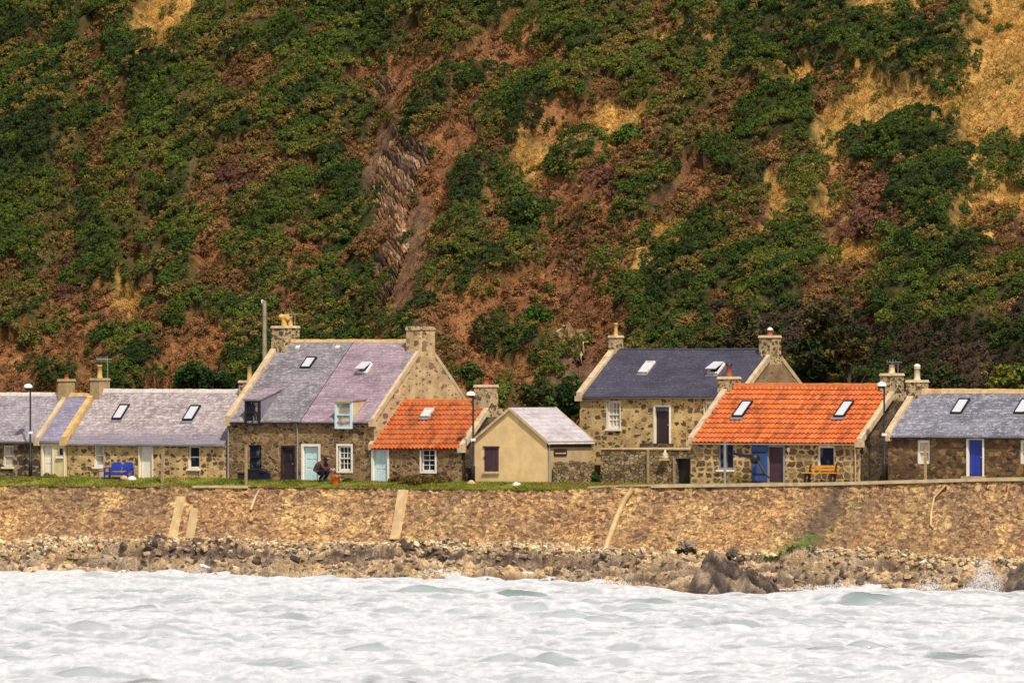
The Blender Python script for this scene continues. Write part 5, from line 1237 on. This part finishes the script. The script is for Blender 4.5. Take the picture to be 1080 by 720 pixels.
# ------------------------------------------------------------------ shore rocks
us = np.arange(-60, 56, .085); ws = np.concatenate([np.arange(-26, -14, .2), np.arange(-14, -4.0, .07)])
U, Wd = np.meshgrid(us, ws, indexing='ij')
d = -(Wd - W_FOOT)                      # metres out from the foot of the wall
prof = np.interp(d, [-.5, 0, .6, 1.8, 3.2, 4.6, 6.4, 9, 22], [2.1, 1.95, 1.75, 1.45, 1.15, .72, .15, -.6, -3.0])
pxm = px_of(U, Wd)
prof = prof - .10 + .18 * sstep(900, 500, pxm) - .12 * sstep(260, 0, pxm) * 0
amp = sstep(.6, 2.4, d)
str_ = ridged(U * .55 + Wd * .9, U * .18 - Wd * .30, 121, 4) - .5
blk = ridged(U * .9, Wd * .8, 123, 4) - .5
lump = fbm(U * .28, Wd * .3, 125, 3) - .5
def cuesta(q, k): f = q % 1.0; return np.where(f < k, f / k, (1 - f) / (1 - k))
wq = 1.6 * fbm(U * .32, Wd * .45, 126, 3) + .35 * fbm(U * 1.4, Wd * 1.4, 124, 2)
q1 = U * .13 - Wd * .62 + wq * 1.1; q2 = U * .50 - Wd * 1.7 + wq * 3.2
hb1 = _h(np.floor(q1).astype(int), np.floor(q1).astype(int) * 0 + 3, 5)
beds = (cuesta(q1, .80) - .5) * (.35 + .9 * hb1) * (.5 + 1.0 * fbm(U * .8, Wd * .8, 122, 2)) + .36 * (cuesta(q2, .76) - .5)
prof = prof + .45 * (1 - amp) * (fbm(U * .22, Wd * .3, 129, 3) - .5) * sstep(-.6, .4, d)
Zr = prof + amp * (.85 * beds + .42 * blk + 1.1 * lump + .24 * (ridged(U * 2.4 + Wd, Wd * 2.4, 120, 4) - .5) + .14 * (ridged(U * 4.6, Wd * 4.0, 119, 2) - .5)) + (1 - amp) * (.14 * (fbm(U * 2.6, Wd * 2.6, 127, 3) - .5) + .12 * (vnoise(U * 4.5, Wd * 4.5, 128) - .5))
# headland at the right of the middle and one at the frame edge
def head(px, w, rx, rw, h):
    u0_ = u_at(px, w); return h * np.exp(-(((U - u0_) / rx) ** 2 + ((Wd - w) / rw) ** 2))
hd = head(770, -12, 2.6, 2.6, .5) + head(1095, -11, 3.0, 2.6, .9)
Zr = Zr + hd * (1 + .9 * str_)
Zn = np.clip((Zr + .2) / 2.1, 0, 1)
n1 = fbm(U * .7, Wd * .7, 131, 4); n2 = fbm(U * 2.2, Wd * 2.2, 133, 3); band = fbm(U * .35, Wd * .5, 135, 3)
tan = np.array([.50, .35, .195]); grey = np.array([.30, .225, .15]); dark = np.array([.085, .058, .05]); pale = np.array([.64, .49, .30]); ochre = np.array([.40, .26, .11])
tint = grey + (tan - grey) * sstep(.38, .6, n1)[..., None]
tint = tint + (pale - tint) * (sstep(.45, .62, n2) * (1 - amp * .75))[..., None]
tint = tint + (ochre - tint) * (sstep(.52, .66, band) * .6)[..., None]
weed_shade = amp * sstep(.58, .72, Zn + .28 * (n1 - .5) + .1 * (n2 - .5)) * (1 - sstep(.80, .92, Zn + .28 * (n2 - .5))) * sstep(.38, .50, fbm(U * .25, Wd * .4, 137, 3)) * sstep(640, 560, pxm)
crk = sstep(.80, .92, q1 % 1.0) * amp * .8; weed_shade = np.maximum(weed_shade, crk * sstep(.3, .6, n1 + .2 * (n2 - .5) + .1)); weed_shade = np.maximum(weed_shade, sstep(.30, .05, Zn + .2 * (n2 - .5)) * .7); weed_shade = np.maximum(weed_shade, np.clip(hd, 0, 1) * .45 * sstep(.35, .6, n1))  # gaps between beds darkened too, crevice shade put into the colour
tint = tint + (dark - tint) * np.clip(weed_shade, 0, 1)[..., None]
tint = tint * (.72 + .56 * fbm(U * 5, Wd * 5, 139, 2))[..., None]
gx, gy = u_at(843, -6.2), -6.2
weedg = np.exp(-(((pxm - 846 - 6 * (Wd + 5.3) * 2.2) / 24) ** 2)) * sstep(2.6, 1.9, d) * (n2 > .36)
tint = tint + (np.array([.13, .27, .03]) - tint) * np.clip(weedg * 1.3, 0, .95)[..., None]
tag(np_mesh('shore_rocks', np.stack([U * CA + Wd * SA, Y0 - U * SA + Wd * CA, Zr], -1).reshape(-1, 3), grid_faces(len(us), len(ws)), 'rockt', tint.reshape(-1, 3), False), kind='structure')

# loose stones on the shore
def rubble(n, w0, w1, s0, s1, pal, pw, lift, sq=.7, keepf=None):
    u = rng.uniform(-48, 40, n); w = rng.uniform(w0, w1, n)
    if keepf is not None: k = keepf(u, w); u, w = u[k], w[k]; n = len(u)
    k = ~((np.abs(px_of(u, w) - 846 - 13 * (w + 5.3)) < 26) & (w > -7.2)); u, w = u[k], w[k]; n = len(u)
    iu = np.clip(((u - us[0]) / .085).astype(int), 0, len(us) - 1); iw = np.clip(np.searchsorted(ws, w), 0, len(ws) - 1)
    z = Zr[iu, iw] + lift; s_ = s0 + (s1 - s0) * rng.random(n) ** pw
    base = np.array([(1, 1, 1), (1, 1, -1), (1, -1, 1), (1, -1, -1), (-1, 1, 1), (-1, 1, -1), (-1, -1, 1), (-1, -1, -1), (1.25, 0, .2), (-1.25, .1, 0), (0, 1.2, .2), (.1, -1.2, 0), (.1, 0, 1.2), (0, .1, -1.2)]) * .55
    fc = np.array([(0, 8, 1), (2, 8, 0), (3, 8, 2), (1, 8, 3), (4, 5, 9), (6, 4, 9), (7, 6, 9), (5, 7, 9), (0, 1, 10), (4, 0, 10), (5, 4, 10), (1, 5, 10), (2, 11, 3), (6, 11, 2), (7, 11, 6), (3, 11, 7), (0, 12, 2), (4, 12, 0), (6, 12, 4), (2, 12, 6), (1, 3, 13), (5, 1, 13), (7, 5, 13), (3, 7, 13)])
    V = base[None] * (1 + .55 * (rng.random((n, 14, 3)) - .5)) * np.stack([rng.uniform(.8, 1.7, n), rng.uniform(.7, 1.2, n), rng.uniform(.45, .9, n) * sq / .7], -1)[:, None, :] * s_[:, None, None]
    a = rng.normal(.25, .35, n); ca, sa = np.cos(a)[:, None], np.sin(a)[:, None]; V = np.stack([V[..., 0] * ca + V[..., 2] * sa, V[..., 1], -V[..., 0] * sa + V[..., 2] * ca], -1)
    V = V + np.stack([u * CA + w * SA, Y0 - u * SA + w * CA, z], -1)[:, None, :]
    P_ = np.array(pal)[rng.integers(0, len(pal), n)] * rng.uniform(.7, 1.25, (n, 1)); T_ = np.repeat(P_, 14, 0)
    return V.reshape(-1, 3), (fc[None] + (np.arange(n) * 14)[:, None, None]).reshape(-1, 3), T_
PALE = [(.68, .52, .32), (.74, .60, .41), (.58, .42, .23), (.64, .46, .24), (.44, .31, .18), (.24, .165, .11)]
DARK = [(.10, .07, .055), (.14, .10, .075), (.24, .175, .12), (.075, .055, .05), (.33, .25, .16)]
MIDT = [(.30, .22, .145), (.38, .28, .17), (.22, .155, .11), (.42, .31, .18), (.13, .095, .075)]
v1 = rubble(21000, -7.6, -4.35, .05, .22, PALE, 2.2, .0)
tag(np_mesh('shingle', v1[0], v1[1], 'rockt', v1[2]), kind='stuff')
v2 = rubble(2600, -9.8, -6.8, .06, .36, DARK, 2.0, .02, keepf=lambda u, w: (fbm(u * .22, w * .5, 171, 3) > .46) & (px_of(u, w) < 690))
v3 = rubble(7000, -13.0, -6.6, .04, .26, MIDT, 2.2, -.03)
nv2 = len(v2[0]); tag(np_mesh('shore_rubble', np.concatenate([v2[0], v3[0]]), np.concatenate([v2[1], v3[1] + nv2]), 'rockt', np.concatenate([v2[2], v3[2]])), kind='stuff')

def rock(name, px, py, w, sx, sy, sz, label, seed, pal, tilt=-25, beds=7):
    """a faceted, bedded rock"""
    u = u_at(px, w); n, m = 54, 30; th = np.linspace(0, 2 * pi, n, endpoint=False); ph = np.linspace(-.25 * pi, .5 * pi, m)
    TH, PH = np.meshgrid(th, ph, indexing='ij'); X = np.cos(TH) * np.cos(PH); Yy = np.sin(TH) * np.cos(PH); Zz = np.sin(PH)
    sq = 1 / np.maximum.reduce([np.abs(X), np.abs(Yy), np.abs(Zz)]) * .35 + .65; X, Yy, Zz = X * sq, Yy * sq, Zz * sq
    a = radians(tilt); q = Zz * cos(a) - X * sin(a) * 1.4; step = np.abs(((q * beds / 2) % 1) - .5)
    r_ = 1 + .12 * (step - .25) + .9 * (fbm(X * 1.3 + seed * 3, Yy * 1.7 + Zz * 1.9, 141 + seed, 3) - .5) + .55 * (ridged(X * 4 + Zz * 3, Yy * 4 - Zz * 2, 143 + seed, 3) - .5)
    V = np.stack([X * r_ * sx, Yy * r_ * sy, Zz * r_ * sz], -1)
    i = np.arange(n)[:, None] * m + np.arange(m - 1)[None, :]; j = ((np.arange(n) + 1) % n)[:, None] * m + np.arange(m - 1)[None, :]
    fcs = np.stack([i, j, j + 1, i + 1], -1).reshape(-1, 4)
    f1 = fbm(X * 2.5 + 7, Zz * 3.5 + Yy, 145 + seed, 3); P_ = np.array(pal); tn = P_[0] + (P_[1] - P_[0]) * sstep(.38, .62, f1)[..., None]
    tn = tn + (P_[2] - tn) * (sstep(.18, .02, step) * .7)[..., None]
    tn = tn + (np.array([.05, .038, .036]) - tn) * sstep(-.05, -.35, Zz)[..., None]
    o = np_mesh(name, V.reshape(-1, 3), fcs, 'rockt', tn.reshape(-1, 3)); o.location = W3(u, w, z_at(py, u, w)); o.rotation_euler.z = -A
    tag(o, label, 'rock', 'large rocks along the shore'); return o
PR = [(.26, .185, .12), (.36, .27, .18), (.09, .065, .055)]
n = 9500; w = rng.uniform(-7.3, -4.25, n); pxq = 848 + 14 * (w + 5.3) + rng.normal(0, 12, n); u = np.array([u_at(a, b) for a, b in zip(pxq, w)])
k = fbm(u * 1.6, w * 1.6, 175, 2) > .38; u, w = u[k], w[k]; iu = np.clip(((u - us[0]) / .085).astype(int), 0, len(us) - 1); iw = np.clip(np.searchsorted(ws, w), 0, len(ws) - 1)
gc = np.array([(.15, .30, .03), (.10, .22, .025), (.24, .34, .05)])[rng.integers(0, 3, len(u))]
v, f, c = blades(np.stack([u * CA + w * SA, Y0 - u * SA + w * CA, Zr[iu, iw]], -1), .10 + .14 * rng.random(len(u)), .06 + .05 * rng.random(len(u)), gc, (-.2, -.6, .5), .3)
tag(np_mesh('seaweed', v, f, 'leaf', c), kind='stuff')
def reef(px, w, z0, pts, hw, label, seed, pal, dip=1.0):
    """a jagged reef: a bedded ridge whose crest follows pts (offset along the row, height)"""
    u = u_at(px, w); pa = np.array(pts, float); a = np.arange(pa[0, 0] - .3, pa[-1, 0] + .3, .045); b = np.arange(-hw, hw, .055)
    Aa, Bb = np.meshgrid(a, b, indexing='ij'); wq = fbm(Aa * .7 + seed * 5, Bb * .7, 191, 3)
    cr = np.interp(Aa + .5 * (wq - .5), pa[:, 0], pa[:, 1], left=-.6, right=-.6)
    fall = sstep(-hw * 1.05, hw * .25, Bb + .7 * (wq - .5)) * (1 - .8 * sstep(hw * .5, hw, Bb))
    q1 = (Aa * .10 * dip - Bb * 1.0 + 1.3 * wq) * 1.35; q2 = (Aa * .25 * dip - Bb * 1.0 + 1.0 * wq) * 4.2
    hb_ = _h(np.floor(q1).astype(int), np.floor(q1).astype(int) * 0 + seed, 9)
    h_ = cr * fall + fall * (.62 * (cuesta(q1, .8) - .55) * (.4 + hb_) + .26 * (cuesta(q2, .75) - .5) + .55 * (ridged(Aa * 1.3 + Bb * .6, Bb * 1.3, 193 + seed, 5) - .5) + .16 * (ridged(Aa * 4 + Bb, Bb * 4, 198, 2) - .5)) - .75 * (1 - fall)
    P_ = np.array(pal); f1 = fbm(Aa * 1.6, Bb * 1.6 + h_, 195 + seed, 3); t = P_[0] + (P_[1] - P_[0]) * sstep(.38, .62, f1)[..., None]
    t = t + (P_[2] - t) * (sstep(.78, .9, q1 % 1.0) * .85)[..., None]; t = t + (np.array([.055, .042, .04]) - t) * (sstep(.45, .0, h_ + .4 * (f1 - .5)) * .85)[..., None]  # bed gaps tinted dark, their shade put into the rock colour
    o = np_mesh('shore_reef', np.stack([Aa, Bb, h_], -1).reshape(-1, 3), grid_faces(len(a), len(b)), 'rockt', t.reshape(-1, 3)); o.location = W3(u, w, z0); o.rotation_euler.z = -A
    tag(o, label, 'reef', 'large rocks along the shore')
reef(765, -14.2, -.45, [(-2.3, -.3), (-1.9, .55), (-1.25, 1.75), (-.9, 2.0), (-.35, 1.75), (.4, 1.25), (1.2, 1.0), (1.9, .75), (2.6, .35), (3.0, -.3)], 1.9, 'jagged dark reef of bedded rock jutting into the foam below the wide orange roofed cottage', 1, [(.11, .08, .06), (.27, .20, .135), (.045, .035, .033)])
reef(1072, -13.0, -.35, [(-1.7, -.3), (-1.2, .5), (-.6, 1.05), (.1, 1.45), (.8, 1.75), (1.8, 1.6), (2.8, 1.2), (3.4, -.2)], 1.7, 'dark wet reef at the frame edge behind white spray', 2, [(.13, .095, .07), (.28, .2, .13), (.05, .04, .038)], -1.0)
rock('shore_rock', 724, 577, -6.3, .40, .4, .32, 'lone grey boulder at the foot of the sea wall', 6, [(.24, .18, .13), (.34, .26, .18), (.12, .09, .07)], 20)
rock('shore_rock', 773, 584, -7.0, .26, .26, .28, 'small dark boulder above the jagged headland rock', 7, [(.15, .11, .08), (.24, .18, .12), (.08, .06, .05)], 20)
# ------------------------------------------------------------------ sea
def ocean(n=1024, size=128.0, Lw=1.0, wind=(.30, .95), rms=.16, seed=5):
    r = np.random.default_rng(seed); k1 = 2 * pi * np.fft.fftfreq(n, size / n); KX, KY = np.meshgrid(k1, k1, indexing='ij'); K = np.sqrt(KX ** 2 + KY ** 2); K[0, 0] = 1e9
    wv = np.array(wind) / np.hypot(*wind); dt = (KX * wv[0] + KY * wv[1]) / K
    P_ = np.exp(-1 / (K * Lw) ** 2) / K ** 3.45 * (.04 + .96 * np.abs(dt) ** 5) * np.exp(-(K * .07) ** 2)
    Hh = (r.normal(size=(n, n)) + 1j * r.normal(size=(n, n))) * np.sqrt(P_); h = np.fft.ifft2(Hh).real; s = rms / h.std()
    dx = np.fft.ifft2(-1j * KX / K * Hh).real * s; dy = np.fft.ifft2(-1j * KY / K * Hh).real * s
    return h * s, dx, dy
OH, OX, OY = ocean(); on, osz = 1024, 128.0
def samp(a, x, y):
    fx, fy = (x / osz * on) % on, (y / osz * on) % on; ix, iy = fx.astype(int), fy.astype(int); tx, ty_ = fx - ix, fy - iy; jx, jy = (ix + 1) % on, (iy + 1) % on
    return (a[ix, iy] * (1 - tx) + a[jx, iy] * tx) * (1 - ty_) + (a[ix, jy] * (1 - tx) + a[jx, jy] * tx) * ty_
xs = np.arange(-44, 44, .14); vs_ = np.concatenate([np.linspace(0, .38, 40, endpoint=False), np.linspace(.38, 1, 1000)])
X, Vv = np.meshgrid(xs, vs_, indexing='ij')
uu_ = X / CA; Yend = (Y0 - X * SA / CA) - 8.0
Y = 300 + (Yend - 300) * Vv
hz, dx, dy = samp(OH, X, Y), samp(OX, X, Y), samp(OY, X, Y)
off = Yend - Y                                # metres seaward of the rocks' line
Wsea = -8.0 * CA - off * CA
near = np.exp(-np.maximum(off - 2, 0) / 14)
hz = hz * (1 - .35 * near) + .05
PXs = 540 + F * X / Y
hz = hz + .30 * np.exp(-((PXs - 120) / 230) ** 2) * near + .22 * np.exp(-((PXs - 480) / 90) ** 2) * near - .62 * np.exp(-((PXs - 772) / 80) ** 2) * np.exp(-np.maximum(off - 6, 0) / 16) - .12 * np.exp(-((PXs - 950) / 90) ** 2) * near
# a few breaking crests with green faces
crest = np.zeros_like(X)
for (px, py, ln, ht) in ((545, 634, 1.9, .50), (930, 640, 2.2, .48), (330, 655, 2.2, .26), (180, 648, 1.8, .28), (760, 664, 2.0, .26), (900, 687, 2.5, .34), (1010, 700, 2.4, .36), (560, 703, 2.2, .28), (80, 690, 2.6, .26), (420, 690, 2.0, .25), (690, 640, 1.8, .22), (440, 628, 1.5, .3)):
    Yc = F * CAM_Z / (py - HOR); Xc = (px - 540) / F * Yc; e = ((X - Xc) / ln) ** 2; yy = (Y - Yc - .25 * (X - Xc) - .8 * (vnoise(X * .8, X * 0 + px) - .5))
    g_ = np.exp(-e) * np.where(yy > 0, np.exp(-(yy / 3.5) ** 2), np.exp(-(yy / 1.1) ** 2)); hz = hz + ht * .62 * g_; crest = np.maximum(crest, np.exp(-e * .9) * np.exp(-((yy + .65) / .8) ** 2) * min(1, ht * 1.8))
# splash heaps where the water meets rock
sp = np.exp(-np.maximum(off - .5, 0) / 5.0); fr = fbm(X * 1.4, Y * .8, 151, 4)
hz = hz + sp * np.clip(fr - .42, 0, 1) * 1.5 * (.35 + .9 * fbm(X * .12, Y * .05, 153, 2))
for (px, ht, wd) in ((1040, .40, .9), (1062, .25, .8), (455, .20, 1.4), (478, .22, 1.1), (205, .15, 1.4), (600, .12, 1.5)):
    Xc = (px - 540) / F * 583.0; hz = hz + ht * np.exp(-((X - Xc) / wd) ** 2) * np.exp(-((off - 3) / 3.0) ** 2) * (.5 + 1.0 * fbm(X * 3, Y * 1.5, 157, 3))
hz = hz + .05 * (fbm(X * 1.6, Y * .9, 155, 3) - .5) * 1.2
foam = .70 + 1.1 * (fbm(X * .22 + Y * .03, Y * .10, 161, 4) - .5) + .6 * (fbm(X * .7, Y * .30, 163, 3) - .5) + .75 * np.clip(hz, -.4, .4) + .75 * sp
e_ = .35; slope = (samp(OH, X, Y + e_) - samp(OH, X, Y - e_)) / (2 * e_)
foam = foam - 1.45 * np.clip(slope - .03, 0, .5) + .5 * np.clip(-slope, 0, .3) + .35 * (fbm(X * 1.6, Y * .7, 167, 3) - .5)  # wave fronts facing the camera darkened by slope, shade put into the foam colour
foam = foam - .95 * crest * (.5 + 1.0 * fbm(X * 1.1, Y * .5, 165, 3))
tint = np.stack([np.clip(foam, 0, 1), np.clip(crest, 0, 1), 0 * foam], -1)
def sea_mat():
    m = NT('churned_sea', .35, .4)
    a = m.n('ShaderNodeAttribute', {'attribute_name': 'tint'}); s_ = m.n('ShaderNodeSeparateColor', i0=a.outputs['Color'])
    fine = m.noise(m.pos(.9, .26, .8), 1.6, 5.0, .65); fv = m.math('ADD', s_.outputs[0], m.math('MULTIPLY', m.math('SUBTRACT', fine, .5), .8))
    fo = m.mr(fv, .14, .66)
    water = m.mix(s_.outputs[1], (.37, .405, .415), (.14, .20, .18))
    st = m.noise(m.pos(.7, .3, .8), 1.0, 5.0, .65)
    foamc = m.mix(m.mr(m.noise(m.pos(2.0, .6, 2.0), 1.5, 4.0, .6), .36, .64), (.46, .485, .51), (.585, .60, .615))
    foamc = m.mix(m.mr(st, .52, .68, 0, .35), foamc, (.41, .435, .445))
    m.col(m.mix(fo, water, foamc))
    m.put(m.b.inputs['Roughness'], m.mr(fo, 0, 1, .22, .85)); m.bump(m.noise(m.pos(.8, .4, 1), 3.0, 3.0, .6), .35, .08); return m.m
tag(np_mesh('sea', np.stack([X + 1.1 * dx, Y + 1.3 * dy, hz], -1).reshape(-1, 3), grid_faces(len(xs), len(vs_)), sea_mat(), tint.reshape(-1, 3), True), kind='structure')

# spray thrown up where waves hit the rocks
SV, SF = [], []; nb_ = 0
for (px, n, hgt, wd, wz) in ((1038, 2600, .62, .55, -12.6), (1054, 1500, .40, .6, -13.0), (452, 1200, .34, .9, -12.2), (474, 1400, .42, .7, -12.2), (205, 900, .28, .8, -11.8), (640, 700, .2, 1.2, -12.6), (880, 800, .2, 1.6, -12.6), (330, 700, .18, 1.6, -12.2), (985, 900, .26, .8, -12.8)):
    n = int(n * 3); u = u_at(px, wz) + rng.normal(0, wd, n); t_ = rng.random(n) ** 2.8
    z = .05 + t_ * hgt * 1.9 * np.exp(-((u - u_at(px, wz)) / (1.3 * wd)) ** 2) * (.5 + fbm(u * 2.5, u * 0 + px, 197, 2)); w = wz + rng.normal(0, .35, n)
    p = np.stack([u * CA + w * SA, Y0 - u * SA + w * CA, z], -1); r_ = (.010 + .022 * rng.random(n) * (1 - .5 * t_))[:, None, None]
    q = p[:, None, :] + r_ * np.array([(1, 0, -.6), (-.6, .8, -.6), (-.6, -.8, -.6), (0, 0, 1)])[None]
    SV.append(q.reshape(-1, 3)); SF.append((np.array([(0, 1, 3), (1, 2, 3), (2, 0, 3), (0, 2, 1)])[None] + (np.arange(n) * 4)[:, None, None]).reshape(-1, 3) + nb_); nb_ += 4 * n
MAT['spray'] = plain('sea_spray', (.66, .67, .69), .7, .3, .05, 3.0)
tag(np_mesh('spray', np.concatenate(SV), np.concatenate(SF), 'spray'), kind='stuff')

# ------------------------------------------------------------------ light, sky, camera
world = bpy.data.worlds.new('World'); scene.world = world; world.use_nodes = True
nt = world.node_tree; bg = nt.nodes['Background']
SUN_EL, SUN_AZ = radians(54), radians(163)     # azimuth clockwise from +Y
sky = nt.nodes.new('ShaderNodeTexSky'); sky.sky_type = 'NISHITA'; sky.sun_disc = False
sky.sun_elevation = SUN_EL; sky.sun_rotation = SUN_AZ; sky.dust_density = 3.0; sky.air_density = 1.0; sky.ozone_density = 1.0
hs = nt.nodes.new('ShaderNodeHueSaturation'); hs.inputs['Saturation'].default_value = .36
nt.links.new(sky.outputs[0], hs.inputs['Color']); tm = nt.nodes.new('ShaderNodeMix'); tm.data_type = 'RGBA'; tm.blend_type = 'MULTIPLY'; tm.inputs[0].default_value = 1.0; tm.inputs[7].default_value = (1.0, .94, .93, 1)
nt.links.new(hs.outputs[0], tm.inputs[6]); nt.links.new(tm.outputs[2], bg.inputs[0]); bg.inputs[1].default_value = .095
sun = bpy.data.lights.new('sun', 'SUN'); sun.energy = 3.9; sun.angle = radians(2.0); sun.color = (1.0, .91, .80)
so = bpy.data.objects.new('sun', sun); COL.objects.link(so)
dv = Vector((sin(SUN_AZ) * cos(SUN_EL), cos(SUN_AZ) * cos(SUN_EL), sin(SUN_EL)))
so.rotation_euler = dv.to_track_quat('Z', 'Y').to_euler(); so.location = (0, 560, 60)
cam = bpy.data.cameras.new('camera'); co = bpy.data.objects.new('camera', cam); COL.objects.link(co)
co.location = (0, 0, CAM_Z); co.rotation_euler = (radians(90) + math.atan((HOR - 360.0) / F), 0, 0)
cam.sensor_width = 36; cam.lens = 36 * F / 1080; cam.clip_start = 1; cam.clip_end = 3000
scene.camera = co
scene.view_settings.view_transform = 'Standard'; scene.view_settings.look = 'None'; scene.view_settings.exposure = 0.2; scene.view_settings.gamma = 1.0
scene.view_settings.use_curve_mapping = False
